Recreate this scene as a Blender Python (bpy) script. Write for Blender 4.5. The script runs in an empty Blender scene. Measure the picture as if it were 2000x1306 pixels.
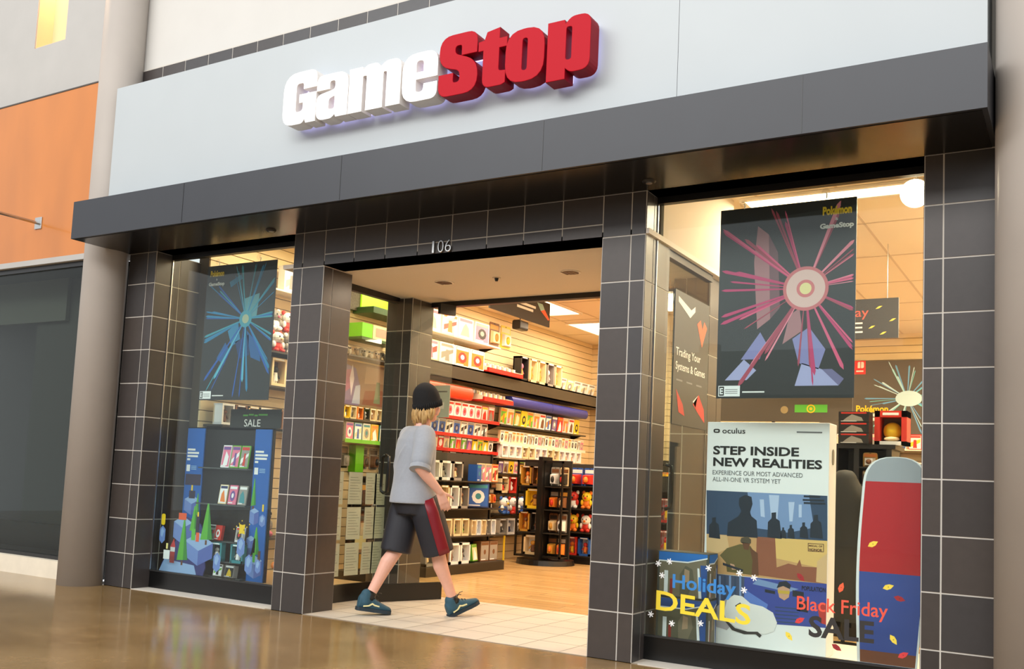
import bpy, bmesh, math, random
from mathutils import Vector, Matrix
sc = bpy.context.scene
COL = sc.collection
R = math.radians
# ------------------------------------------------------------------ camera
F_PX, CX, CY = 1875.1176, 1000.0, 777.45
YAW, PITCH, ROLL = 0.5411, 0.0852, -0.0459
EYE = Vector((5.2091, -5.6736, 1.1064))
RM = Matrix.Rotation(YAW, 3, 'Z') @ Matrix.Rotation(PITCH, 3, 'X') @ Matrix.Rotation(ROLL, 3, 'Y')
cam_d = bpy.data.cameras.new('camera')
cam = bpy.data.objects.new('camera', cam_d)
COL.objects.link(cam)
cm = Matrix((RM @ Vector((1, 0, 0)), RM @ Vector((0, 0, 1)), RM @ Vector((0, -1, 0)))).transposed().to_4x4()
cm.translation = EYE
cam.matrix_world = cm
cam_d.sensor_width = 36.0
cam_d.lens = F_PX / 2000 * 36
cam_d.shift_y = (CY - 653) / 2000
cam_d.clip_end = 200
sc.camera = cam
# ------------------------------------------------------------------ light and exposure
w = bpy.data.worlds.new('mall_daylight')
sc.world = w
w.use_nodes = True
bg = w.node_tree.nodes['Background']
bg.inputs[0].default_value = (0.94, 0.97, 1.0, 1)
bg.inputs[1].default_value = 1.1
def area(name, loc, rot, sx, sy, power, col):
    d = bpy.data.lights.new(name, 'AREA')
    d.shape = 'RECTANGLE'; d.size = sx; d.size_y = sy; d.energy = power; d.color = col
    o = bpy.data.objects.new(name, d); COL.objects.link(o)
    o.location = loc; o.rotation_euler = rot
    return o
area('skylight', (1.0, -9.0, 10.0), (R(38), 0, 0), 18, 7, 500, (0.97, 0.98, 1.0))
area('added_front_fill', (0.5, -15.3, 10.6), (R(68), 0, 0), 26, 4.4, 2600, (1.0, 0.985, 0.96))  # added frontal fill from behind the camera, not a known window
STORE_COL = (1.0, 0.81, 0.58)
LAMP_W = 34
sc.view_settings.view_transform = 'Standard'
sc.view_settings.look = 'None'
sc.view_settings.exposure = 0.0
sc.view_settings.gamma = 1.0
sc.view_settings.use_curve_mapping = False
sc.cycles.use_denoising = True
sc.cycles.max_bounces = 10
sc.cycles.transparent_max_bounces = 24
sc.cycles.sample_clamp_indirect = 6.0

# ------------------------------------------------------------------ helpers
def W(px, py, axis, val):
    """the point of a real plane (axis = val) seen at a pixel of the 2000 x 1306 photograph"""
    d = RM @ Vector(((px - CX) / F_PX, 1.0, -(py - CY) / F_PX))
    return EYE + d * ((val - EYE[axis]) / d[axis])

def lin(c):
    c = c / 255.0
    return c / 12.92 if c <= 0.04045 else ((c + 0.055) / 1.055) ** 2.4

MATS = {}
def mat(name, rgb=(200, 200, 200), rough=0.5, metal=0.0, emit=0.0, spec=0.5, noise=0.0, nscale=8.0, coat=0.0, stretch=None, sheen=0.0):
    if name in MATS: return MATS[name]
    m = bpy.data.materials.new(name); m.use_nodes = True
    nt = m.node_tree; b = nt.nodes['Principled BSDF']
    c = (lin(rgb[0]), lin(rgb[1]), lin(rgb[2]), 1)
    b.inputs['Base Color'].default_value = c
    b.inputs['Roughness'].default_value = rough
    b.inputs['Metallic'].default_value = metal
    b.inputs['Specular IOR Level'].default_value = spec
    if coat: b.inputs['Coat Weight'].default_value = coat
    if sheen: b.inputs['Sheen Weight'].default_value = sheen
    if emit:
        b.inputs['Emission Color'].default_value = c
        b.inputs['Emission Strength'].default_value = emit
    if noise:
        tc = nt.nodes.new('ShaderNodeTexCoord'); mp = nt.nodes.new('ShaderNodeMapping')
        if stretch: mp.inputs['Scale'].default_value = stretch
        nz = nt.nodes.new('ShaderNodeTexNoise'); nz.inputs['Scale'].default_value = nscale; nz.inputs['Detail'].default_value = 5
        mr = nt.nodes.new('ShaderNodeMapRange'); mr.inputs[3].default_value = 1 - noise; mr.inputs[4].default_value = 1 + noise
        mx = nt.nodes.new('ShaderNodeVectorMath'); mx.operation = 'SCALE'; mx.inputs[0].default_value = c[:3]
        L = nt.links.new
        L(tc.outputs['Object'], mp.inputs[0]); L(mp.outputs[0], nz.inputs['Vector']); L(nz.outputs['Fac'], mr.inputs[0])
        mr.inputs[1].default_value = 0.3; mr.inputs[2].default_value = 0.7
        L(mr.outputs[0], mx.inputs[3]); L(mx.outputs[0], b.inputs['Base Color'])
    MATS[name] = m
    return m

def glass_mat(name, tint=(245, 250, 248), refl=1.0):
    m = bpy.data.materials.new(name); m.use_nodes = True
    nt = m.node_tree; nt.nodes.clear(); L = nt.links.new
    out = nt.nodes.new('ShaderNodeOutputMaterial'); mx = nt.nodes.new('ShaderNodeMixShader')
    tr = nt.nodes.new('ShaderNodeBsdfTransparent'); gl = nt.nodes.new('ShaderNodeBsdfGlossy')
    gl.inputs['Roughness'].default_value = 0.0
    tr.inputs[0].default_value = (lin(tint[0]), lin(tint[1]), lin(tint[2]), 1)
    fr = nt.nodes.new('ShaderNodeFresnel'); ge = nt.nodes.new('ShaderNodeNewGeometry')
    io = nt.nodes.new('ShaderNodeMath'); io.operation = 'MULTIPLY_ADD'; io.inputs[1].default_value = 1 / 1.45 - 1.45; io.inputs[2].default_value = 1.45
    L(ge.outputs['Backfacing'], io.inputs[0]); L(io.outputs[0], fr.inputs[0])
    mu = nt.nodes.new('ShaderNodeMath'); mu.operation = 'MULTIPLY'; mu.inputs[1].default_value = refl
    L(fr.outputs[0], mu.inputs[0]); L(mu.outputs[0], mx.inputs[0]); L(tr.outputs[0], mx.inputs[1]); L(gl.outputs[0], mx.inputs[2]); L(mx.outputs[0], out.inputs[0])
    MATS[name] = m
    return m

class MB:
    """gathers shapes and links them as ONE mesh object"""
    def __init__(s): s.v = []; s.f = []; s.m = []; s.mats = []
    def mi(s, m):
        if m not in s.mats: s.mats.append(m)
        return s.mats.index(m)
    def add(s, vs, fs, m):
        o = len(s.v); s.v += [Vector(q) for q in vs]; k = s.mi(m)
        for f in fs: s.f.append([i + o for i in f]); s.m.append(k)
        return s
    def box(s, a, b, m, rz=0, skip=()):
        x0, y0, z0 = a; x1, y1, z1 = b
        vs = [(x0, y0, z0), (x1, y0, z0), (x1, y1, z0), (x0, y1, z0), (x0, y0, z1), (x1, y0, z1), (x1, y1, z1), (x0, y1, z1)]
        if rz:
            c = Vector(((x0 + x1) / 2, (y0 + y1) / 2, 0)); M = Matrix.Rotation(rz, 3, 'Z')
            vs = [c + M @ (Vector(q) - c) for q in vs]
        return s.add(vs, [(0, 3, 2, 1), (4, 5, 6, 7), (0, 1, 5, 4), (1, 2, 6, 5), (2, 3, 7, 6), (3, 0, 4, 7)], m)
    def rbox(s, a, b, m, r=0.01, n=3, ax=2):
        """box whose edges along one axis are rounded"""
        i, j = [(1, 2), (2, 0), (0, 1)][ax]
        pts = rr([(a[i], a[j], r), (b[i], a[j], r), (b[i], b[j], r), (a[i], b[j], r)], n)
        lo, hi = [], []
        for p in pts:
            q = [0, 0, 0]; q[i], q[j], q[ax] = p[0], p[1], a[ax]; lo.append(tuple(q)); q[ax] = b[ax]; hi.append(tuple(q))
        k = len(pts)
        return s.add(lo + hi, [tuple(range(k))[::-1], tuple(range(k, 2 * k))] + [(t, (t + 1) % k, k + (t + 1) % k, k + t) for t in range(k)], m)
    def poly(s, pts, m): return s.add(pts, [tuple(range(len(pts)))], m)
    def prism(s, pts, n, m, back=None):
        """polygon swept by vector n"""
        n = Vector(n); k = len(pts); a = [Vector(p) for p in pts]
        s.add(a + [p + n for p in a], [tuple(range(k, 2 * k))] + [(t, (t + 1) % k, k + (t + 1) % k, k + t) for t in range(k)], m)
        return s.add(a, [tuple(range(k))[::-1]], back or m)
    def cyl(s, p0, p1, r0, m, r1=None, n=16, cap=True):
        p0, p1 = Vector(p0), Vector(p1); r1 = r0 if r1 is None else r1
        d = (p1 - p0).normalized(); u = d.orthogonal().normalized(); v = d.cross(u)
        vs = [p0 + (u * math.cos(t) + v * math.sin(t)) * r0 for t in [2 * math.pi * i / n for i in range(n)]]
        vs += [p1 + (u * math.cos(t) + v * math.sin(t)) * r1 for t in [2 * math.pi * i / n for i in range(n)]]
        fs = [(i, (i + 1) % n, n + (i + 1) % n, n + i) for i in range(n)]
        if cap: fs += [tuple(range(n))[::-1], tuple(range(n, 2 * n))]
        return s.add(vs, fs, m)
    def ball(s, c, r, m, n=12, k=8):
        """ellipsoid"""
        c = Vector(c); r = Vector((r, r, r)) if isinstance(r, (int, float)) else Vector(r)
        vs = [c + Vector((0, 0, -r.z))]
        for j in range(1, k):
            t = math.pi * j / k - math.pi / 2
            for i in range(n):
                q = 2 * math.pi * i / n
                vs.append(c + Vector((r.x * math.cos(t) * math.cos(q), r.y * math.cos(t) * math.sin(q), r.z * math.sin(t))))
        vs.append(c + Vector((0, 0, r.z))); e = len(vs) - 1
        fs = [(0, 1 + (i + 1) % n, 1 + i) for i in range(n)] + [(e, 1 + (k - 2) * n + i, 1 + (k - 2) * n + (i + 1) % n) for i in range(n)]
        for j in range(k - 2):
            for i in range(n):
                a = 1 + j * n; fs.append((a + i, a + (i + 1) % n, a + n + (i + 1) % n, a + n + i))
        return s.add(vs, fs, m)
    def tube(s, pts, rad, m, n=10):
        """smooth tube along points; rad number or list"""
        P = [Vector(p) for p in pts]; k = len(P)
        rs = rad if isinstance(rad, (list, tuple)) else [rad] * k
        vs = []; u = None
        for i, p in enumerate(P):
            d = (P[min(i + 1, k - 1)] - P[max(i - 1, 0)]).normalized()
            u = d.orthogonal().normalized() if u is None else (u - d * u.dot(d)).normalized()
            v = d.cross(u)
            vs += [p + (u * math.cos(t) + v * math.sin(t)) * rs[i] for t in [2 * math.pi * j / n for j in range(n)]]
        fs = [(i * n + j, i * n + (j + 1) % n, (i + 1) * n + (j + 1) % n, (i + 1) * n + j) for i in range(k - 1) for j in range(n)]
        fs += [tuple(range(n))[::-1], tuple(range((k - 1) * n, k * n))]
        return s.add(vs, fs, m)
    def mesh(s, me, M, m):
        return s.add([M @ q.co for q in me.vertices], [tuple(p.vertices) for p in me.polygons], m)
    def text(s, t, o, u, v, wd, ht, m, depth=0.0, bold=0.0, shear=0.0):
        """lettering fitted to a wd x ht box whose lower corner is o, u along the line and v up it"""
        me = text_mesh(t, bold, shear)
        xs = [q.co.x for q in me.vertices]; ys = [q.co.y for q in me.vertices]
        x0, x1, y0, y1 = min(xs), max(xs), min(ys), max(ys)
        o, u, v = Vector(o), Vector(u).normalized(), Vector(v).normalized(); nn = u.cross(v)
        sx, sy = wd / (x1 - x0), ht / (y1 - y0)
        vs = [o + u * (q.co.x - x0) * sx + v * (q.co.y - y0) * sy for q in me.vertices]
        fs = [tuple(p.vertices) for p in me.polygons]
        if not depth: return s.add([q + nn * 0.0008 for q in vs], fs, m)
        k = len(vs); ec = {}
        for f in fs:
            for a, b in zip(f, f[1:] + f[:1]): ec[(a, b)] = 1
        side = [(a, b, b + k, a + k) for a, b in ec if (b, a) not in ec]
        return s.add(vs + [q + nn * depth for q in vs], [tuple(i + k for i in f) for f in fs] + [f[::-1] for f in fs] + side, m)
    def build(s, name, parent=None, loc=None, smooth=False, bevel=0.0, world=False, subsurf=0):
        """loc: origin of a thing built in world coordinates; world: parts given in world coordinates"""
        me = bpy.data.meshes.new(name)
        off = Vector(loc) if loc is not None else (origin_of(parent) if world and parent else Vector())
        me.from_pydata([q - off for q in s.v], [], s.f)
        for m in s.mats: me.materials.append(m)
        me.polygons.foreach_set('material_index', s.m)
        if smooth: me.polygons.foreach_set('use_smooth', [True] * len(s.f))
        me.validate(); me.update()
        o = bpy.data.objects.new(name, me); COL.objects.link(o)
        if loc is not None: o.location = loc
        if parent: o.parent = parent
        if bevel:
            b = o.modifiers.new('bevel', 'BEVEL'); b.width = bevel; b.segments = 2; b.limit_method = 'ANGLE'; b.angle_limit = R(40)
        if subsurf:
            b = o.modifiers.new('subsurf', 'SUBSURF'); b.levels = subsurf; b.render_levels = subsurf
        return o

def origin_of(o):
    p = Vector()
    while o: p += o.location; o = o.parent
    return p

TEXTS = {}
def text_mesh(t, bold=0.0, shear=0.0):
    k = (t, bold, shear)
    if k not in TEXTS:
        c = bpy.data.curves.new('lettering', 'FONT'); c.body = t; c.offset = bold; c.shear = shear; c.resolution_u = 3
        o = bpy.data.objects.new('lettering', c); COL.objects.link(o)
        bpy.context.view_layer.update()
        TEXTS[k] = bpy.data.meshes.new_from_object(o.evaluated_get(bpy.context.evaluated_depsgraph_get()))
        bpy.data.objects.remove(o); bpy.data.curves.remove(c)
    return TEXTS[k]

def rr(pts, n=4):
    """polygon with rounded corners: points are (x, y) or (x, y, radius)"""
    out = []; k = len(pts)
    for i, p in enumerate(pts):
        r = p[2] if len(p) > 2 else 0
        c = Vector(p[:2]); a = Vector(pts[i - 1][:2]) - c; b = Vector(pts[(i + 1) % k][:2]) - c
        if not r: out.append((c.x, c.y)); continue
        r = min(r, a.length * 0.499, b.length * 0.499)
        p0, p2 = c + a.normalized() * r, c + b.normalized() * r
        for j in range(n + 1):
            t = j / n; w_ = 0.55
            q = p0 * (1 - t) ** 2 + c * 2 * t * (1 - t) + p2 * t * t
            out.append((q.x, q.y))
    return out

def thing(name, label, cat, loc=(0, 0, 0), rz=0, group=None):
    o = bpy.data.objects.new(name, None); COL.objects.link(o)
    o.location = loc; o.rotation_euler = (0, 0, rz); o.empty_display_size = 0.1
    return tag(o, label, cat, group)
def tag(o, label, cat, group=None):
    o['label'] = label; o['category'] = cat
    if group: o['group'] = group
    return o
def struct(name, mb, **k):
    o = mb.build(name, **k); o['kind'] = 'structure'
    return o
def copy_tree(o, parent=None):
    c = o.copy(); COL.objects.link(c)
    if parent: c.parent = parent
    for ch in [q for q in o.children]: copy_tree(ch, c)
    return c
NUM = 'first second third fourth fifth sixth seventh eighth ninth tenth eleventh twelfth thirteenth fourteenth fifteenth sixteenth seventeenth eighteenth nineteenth twentieth'.split()
def nth(i):
    if i < 20: return NUM[i]
    if i < 29: return 'twenty-' + NUM[i - 20]
    return 'thirtieth' if i == 29 else 'thirty-' + NUM[i - 30]

# ------------------------------------------------------------------ materials
white_wall = mat('white_plaster', (196, 193, 187), 0.8, noise=0.02, nscale=3)
grey_wall = mat('light_grey_plaster', (172, 169, 164), 0.8, noise=0.03, nscale=3)
panel_grey = mat('sign_panel_grey', (172, 178, 180), 0.45, noise=0.015, nscale=2)
fascia_m = mat('charcoal_fascia', (38, 40, 46), 0.45, noise=0.05, nscale=4)
soffit_m = mat('black_gloss_soffit', (14, 12, 11), 0.22, spec=0.6)
black_m = mat('satin_black', (18, 17, 17), 0.35)
kick_m = mat('black_kick', (12, 12, 12), 0.3)
grout_m = mat('pale_grout', (196, 190, 180), 0.8)
tile_ms = [mat('dark_tile_%s' % c, q, 0.38, noise=0.06, nscale=20) for c, q in zip('abcd', [(62, 56, 54), (58, 55, 55), (66, 59, 55), (56, 51, 49)])]
chrome_m = mat('brushed_metal', (190, 190, 188), 0.3, metal=1.0)
column_m = mat('warm_grey_column_paint', (166, 157, 148), 0.6, noise=0.04, nscale=2)
beige_m = mat('beige_paint', (216, 202, 182), 0.8)
ceil_m = mat('ceiling_tile', (232, 216, 190), 0.9)
slat_m = mat('slatwall_maple', (222, 200, 158), 0.45)
groove_m = mat('slat_groove', (120, 98, 66), 0.7)
cream_m = mat('cream_stone', (226, 214, 192), 0.5, noise=0.05)
glassm = glass_mat('window_glass', refl=0.8)
door_glass = glass_mat('door_glass', (250, 252, 249), 0.8)
dark_glass = glass_mat('dark_shop_glass', (226, 230, 226), 0.6)

def floor_mat():
    m = bpy.data.materials.new('polished_brown_concrete'); m.use_nodes = True
    nt = m.node_tree; b = nt.nodes['Principled BSDF']; L = nt.links.new
    tc = nt.nodes.new('ShaderNodeTexCoord')
    n1 = nt.nodes.new('ShaderNodeTexNoise'); n1.inputs['Scale'].default_value = 0.9; n1.inputs['Detail'].default_value = 7; n1.inputs['Distortion'].default_value = 0.8
    n2 = nt.nodes.new('ShaderNodeTexNoise'); n2.inputs['Scale'].default_value = 14; n2.inputs['Detail'].default_value = 4
    cr = nt.nodes.new('ShaderNodeValToRGB')
    cr.color_ramp.elements[0].position = 0.3; cr.color_ramp.elements[0].color = (lin(126), lin(98), lin(60), 1)
    cr.color_ramp.elements[1].position = 0.7; cr.color_ramp.elements[1].color = (lin(160), lin(130), lin(88), 1)
    mixn = nt.nodes.new('ShaderNodeMath'); mixn.operation = 'MULTIPLY_ADD'; mixn.inputs[1].default_value = 0.25
    L(tc.outputs['Object'], n1.inputs['Vector']); L(tc.outputs['Object'], n2.inputs['Vector'])
    L(n2.outputs['Fac'], mixn.inputs[0]); 
    sub = nt.nodes.new('ShaderNodeMath'); sub.operation = 'SUBTRACT'; sub.inputs[1].default_value = 0.125
    L(n1.outputs['Fac'], sub.inputs[0]); L(sub.outputs[0], mixn.inputs[2])
    L(mixn.outputs[0], cr.inputs[0]); L(cr.outputs[0], b.inputs['Base Color'])
    mr = nt.nodes.new('ShaderNodeMapRange'); mr.inputs[3].default_value = 0.09; mr.inputs[4].default_value = 0.2
    L(n1.outputs['Fac'], mr.inputs[0]); L(mr.outputs[0], b.inputs['Roughness'])
    b.inputs['Specular IOR Level'].default_value = 0.6
    bp = nt.nodes.new('ShaderNodeBump'); bp.inputs['Strength'].default_value = 0.015; bp.inputs['Distance'].default_value = 0.02
    L(n2.outputs['Fac'], bp.inputs['Height']); L(bp.outputs[0], b.inputs['Normal'])
    return m
def plank_mat(name, c1, c2, cm_, sx, sy, gap, rough, off=0.5):
    m = bpy.data.materials.new(name); m.use_nodes = True
    nt = m.node_tree; b = nt.nodes['Principled BSDF']; L = nt.links.new
    tc = nt.nodes.new('ShaderNodeTexCoord'); br = nt.nodes.new('ShaderNodeTexBrick')
    br.offset = off; br.inputs['Scale'].default_value = 1; br.inputs['Brick Width'].default_value = sx; br.inputs['Row Height'].default_value = sy
    br.inputs['Mortar Size'].default_value = gap; br.inputs['Mortar Smooth'].default_value = 0.1
    for i, c in ((1, c1), (2, c2), (3, cm_)): br.inputs[i].default_value = (lin(c[0]), lin(c[1]), lin(c[2]), 1)
    mp = nt.nodes.new('ShaderNodeMapping'); mp.inputs['Scale'].default_value = (1.5, 14, 1)
    nz = nt.nodes.new('ShaderNodeTexNoise'); nz.inputs['Scale'].default_value = 1.5; nz.inputs['Detail'].default_value = 4
    mr = nt.nodes.new('ShaderNodeMapRange'); mr.inputs[3].default_value = 0.88; mr.inputs[4].default_value = 1.1
    sm = nt.nodes.new('ShaderNodeVectorMath'); sm.operation = 'SCALE'
    L(tc.outputs['Object'], br.inputs['Vector']); L(tc.outputs['Object'], mp.inputs[0]); L(mp.outputs[0], nz.inputs['Vector'])
    L(nz.outputs['Fac'], mr.inputs[0]); L(br.outputs['Color'], sm.inputs[0]); L(mr.outputs[0], sm.inputs[3]); L(sm.outputs[0], b.inputs['Base Color'])
    b.inputs['Roughness'].default_value = rough
    return m

# ------------------------------------------------------------------ floors
Z0 = 0.0
struct('floor', MB().poly([(-14, -16, 0), (14, -16, 0), (14, 0, 0), (-14, 0, 0)], floor_mat()))
struct('floor_entry_tiles', MB().box((-0.4, 0.0, -0.05), (2.8, 1.74, 0.004), plank_mat('entry_tile', (206, 196, 180), (200, 188, 172), (140, 128, 112), 0.32, 0.32, 0.006, 0.4, 0.0)))
sill_m = mat('pale_sill_tile', (206, 198, 186), 0.5)
struct('floor_sill_strip', MB().box((-2.6, 0.0, -0.05), (-0.4, 0.30, 0.004), sill_m).box((2.8, 0.0, -0.05), (4.9, 0.30, 0.004), sill_m))
struct('floor_wood_planks', MB().box((-2.1, 1.74, -0.05), (5.0, 8.8, 0.003), plank_mat('store_plank', (214, 176, 120), (196, 156, 102), (150, 114, 70), 1.2, 0.15, 0.003, 0.22)))
struct('floor_behind_windows', MB().box((-2.1, 0.3, -0.05), (-0.4, 1.74, 0.002), MATS['cream_stone']).box((2.8, 0.3, -0.05), (5.0, 1.74, 0.002), MATS['cream_stone']))

# ------------------------------------------------------------------ tiled pillars
T, G = 0.3045, 0.009
rt = random.Random(3)
def tiled(mb, o, u, n, us, zs):
    """tiles set on a face: o corner, u along, n outward, us / zs the joint positions"""
    o, u, n = Vector(o), Vector(u), Vector(n)
    for a, b in zip(us, us[1:]):
        for c, d in zip(zs, zs[1:]):
            if b - a < 0.02 or d - c < 0.02: continue
            h = G / 2
            P = [o + u * (a + h) + Vector((0, 0, c + h)), o + u * (b - h) + Vector((0, 0, c + h)), o + u * (b - h) + Vector((0, 0, d - h)), o + u * (a + h) + Vector((0, 0, d - h))]
            if u.cross(Vector((0, 0, 1))).dot(n) < 0: P = P[::-1]
            mb.prism(P, n * 0.003, rt.choice(tile_ms))
ZR = [0.0] + [T * k for k in range(1, 10)] + [3.03]
def pillar(name, x0, x1, y0, y1, fu, ru, lu=None, zt=3.03, zs=None):
    zs = zs or ZR
    mb = MB().box((x0, y0, 0), (x1, y1, zt), grout_m)
    tiled(mb, (x0, y0, 0), (1, 0, 0), (0, -1, 0), fu, zs)
    tiled(mb, (x1, y0, 0), (0, 1, 0), (1, 0, 0), ru, zs)
    tiled(mb, (x0, y0, 0), (0, 1, 0), (-1, 0, 0), lu or ru, zs)
    tiled(mb, (x0, y1, 0), (1, 0, 0), (0, 1, 0), fu, zs)
    return struct(name, mb)
pillar('pillar', -2.40, -2.03, 0.0, 0.51, [0, 0.255, 0.37], [0, 0.269, 0.51])
pillar('pillar', -0.335, -0.003, 0.0, 0.345, [0, 0.10, 0.332], [0, 0.105, 0.345])
pillar('pillar', 2.447, 2.757, 0.0, 0.42, [0, 0.207, 0.31], [0, 0.124, 0.42])
pillar('pillar', 4.435, 4.80, 0.0, 0.5, [0, 0.100, 0.365], [0, 0.25, 0.5])
zi = [0.15 * 0] + [T * k for k in range(1, 10)]
pillar('pillar', -0.40, -0.11, 1.33, 1.66, [0, 0.19, 0.29], [0, 0.12, 0.33], zt=2.745, zs=zi)
pillar('pillar', 2.44, 2.73, 1.33, 1.66, [0, 0.10, 0.29], [0, 0.21, 0.33], zt=2.745, zs=zi)
# tiled header over the entry
hb = MB().box((-0.003, 0.0, 2.745), (2.447, 0.24, 3.03), grout_m)
tiled(hb, (-0.003, 0, 2.745), (1, 0, 0), (0, -1, 0), [i * 0.30625 for i in range(9)], [0, 0.088, 0.285])
struct('beam_tiled_header', hb)
num = MB()
for i, (ch, x) in enumerate((('1', 1.062), ('0', 1.112), ('6', 1.178))):
    num.text(ch, (x, -0.006, 2.752), (1, 0, 0), (0, 0, 1), 0.016 if ch == '1' else 0.052, 0.088, chrome_m, depth=0.012, bold=-0.02)
tag(num.build('house_number', loc=(1.06, -0.006, 2.752)), 'slim metal numerals 106 on the dark tiles over the entry', 'number sign')

# ------------------------------------------------------------------ canopy, grey panel, upper walls
can = MB()
can.box((-2.42, -0.60, 3.034), (4.80, -0.575, 3.365), fascia_m).box((-2.42, -0.575, 3.034), (-2.395, 0.2, 3.365), fascia_m).box((4.775, -0.575, 3.034), (4.80, 0.2, 3.365), fascia_m)
can.box((-2.395, -0.575, 3.34), (4.775, -0.28, 3.365), fascia_m)
for x in (-1.0, 0.65, 2.3, 3.9): can.box((x - 0.0015, -0.602, 3.04), (x + 0.0015, -0.59, 3.36), black_m)
struct('beam_canopy_fascia', can)
struct('ceiling_canopy_soffit', MB().box((-2.395, -0.575, 3.03), (4.775, 0.0, 3.05), soffit_m).box((-2.03, 0.0, 3.03), (-0.335, 0.2, 3.05), soffit_m).box((2.757, 0.0, 3.03), (4.435, 0.2, 3.05), soffit_m))
sp = MB().box((-2.37, -0.30, 3.365), (3.058, -0.02, 4.50), panel_grey).box((3.061, -0.30, 3.365), (4.775, -0.02, 4.50), panel_grey)
sp.box((3.056, -0.298, 3.37), (3.063, -0.05, 4.495), fascia_m)
struct('wall_sign_panel', sp)
strip = MB().box((-2.75, 0.0, 3.03), (5.2, 0.18, 4.80), grout_m)
tiled(strip, (-2.45, 0, 4.49), (1, 0, 0), (0, -1, 0), [i * T for i in range(25)], [0, 0.30])
struct('wall_front_tile_band', strip)
struct('wall_front_upper', MB().box((-2.75, 0.005, 4.80), (6.0, 0.18, 6.6), white_wall))
struct('column', MB().cyl((-2.565, -0.13, 0), (-2.565, -0.13, 7.0), 0.192, column_m, n=48), smooth=False)
for p in bpy.data.objects['column'].data.polygons: p.use_smooth = len(p.vertices) == 4
struct('column', MB().cyl((5.055, -0.20, 0), (5.055, -0.20, 7.0), 0.25, column_m, n=48))
for p in bpy.data.objects['column.001'].data.polygons: p.use_smooth = len(p.vertices) == 4

# small round fittings under the canopy
for x, where in ((-0.44, 'over the blue display window'), (2.84, 'beside the entry over the poster window')):
    o = MB().cyl((0, 0, -0.012), (0, 0, 0.0), 0.035, black_m, r1=0.045, n=20).cyl((0, 0, -0.016), (0, 0, -0.012), 0.02, chrome_m, n=16).build('ceiling_sensor', loc=None)
    o.location = (x, -0.17, 3.03)
    tag(o, 'small round black sensor under the dark canopy ' + where, 'sensor')

# ------------------------------------------------------------------ neighbouring shop front
orange_m = mat('orange_stained_wood', (190, 112, 34), 0.3, noise=0.10, nscale=2.2, stretch=(1, 1, 0.35), coat=0.3)
nb = MB().box((-9.0, 0.0, 4.80), (-4.22, 0.3, 6.6), grey_wall).box((-3.70, 0.0, 4.80), (-2.75, 0.3, 6.6), grey_wall).box((-4.22, 0.0, 4.80), (-3.70, 0.3, 5.37), grey_wall)
struct('wall_neighbor_upper', nb)
niche_m = mat('warm_niche_plaster', (226, 190, 150), 0.8)
struct('wall_niche_recess', MB().box((-4.30, 0.18, 5.33), (-3.62, 0.29, 6.6), niche_m).box((-4.28, 0.01, 5.33), (-4.21, 0.19, 6.59), niche_m).box((-3.71, 0.01, 5.33), (-3.64, 0.19, 6.59), niche_m).box((-4.22, 0.01, 5.33), (-3.70, 0.19, 5.38), niche_m))
nl = area('niche_lamp', (-3.96, 0.09, 6.5), (0, 0, 0), 0.4, 0.12, 22, (1.0, 0.62, 0.30))
wp = MB().box((-9.0, -0.03, 3.09), (-2.75, 0.0, 4.785), orange_m)
struct('wall_orange_wood', wp)
struct('trim_1', MB().box((-9.0, -0.045, 3.03), (-2.75, 0.01, 3.085), grey_wall).box((-9.0, -0.034, 4.785), (-2.75, 0.0, 4.80), mat('shadow_gap', (70, 62, 55), 0.7)))
struct('trim_2', MB().box((-9.0, -0.07, 0), (-2.62, 0.12, 0.165), cream_m))
br_ = thing('sign_bracket', 'thin metal bracket arm sticking out of the orange wood wall', 'bracket', (-3.82, -0.03, 3.46))
b_ = MB().box((-0.055, -0.012, -0.06), (0.055, 0.0, 0.06), chrome_m); b_.build('plate', br_, bevel=0.003)
MB().cyl((0, -0.012, 0), (0, -1.3, 0), 0.016, chrome_m).build('rod', br_, smooth=False)
dk = mat('charcoal_paint', (52, 53, 50), 0.6); dk2 = mat('near_black_paint', (22, 22, 21), 0.5)
ns = MB().box((-9, 2.2, 0.0), (-2.75, 2.3, 3.05), dk2).box((-9, 0.1, 3.0), (-2.75, 2.3, 3.05), dk2).box((-2.78, 0.2, 0), (-2.75, 2.3, 3.05), dk2).box((-9, 0.13, 0.0), (-2.78, 2.2, 0.02), dk2)
struct('wall_neighbor_interior', ns)
struct('wall_neighbor_partition', MB().box((-4.45, 0.45, 0.45), (-3.42, 0.55, 3.0), dk).box((-6.0, 0.4, 2.55), (-3.9, 0.44, 3.0), mat('painted_reflection_grey', (84, 86, 80), 0.6)))  # upper lighter grey board imitates a reflection in the shop glass
struct('window_1', MB().box((-9, 0.02, 0.165), (-2.63, 0.032, 3.03), dark_glass))
struct('trim_3', MB().box((-9, 0.0, 0.165), (-2.63, 0.05, 0.20), black_m).box((-9, 0.0, 2.98), (-2.63, 0.05, 3.03), black_m).box((-9, 0.35, 0.2), (-3.0, 0.42, 0.45), black_m))
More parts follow.
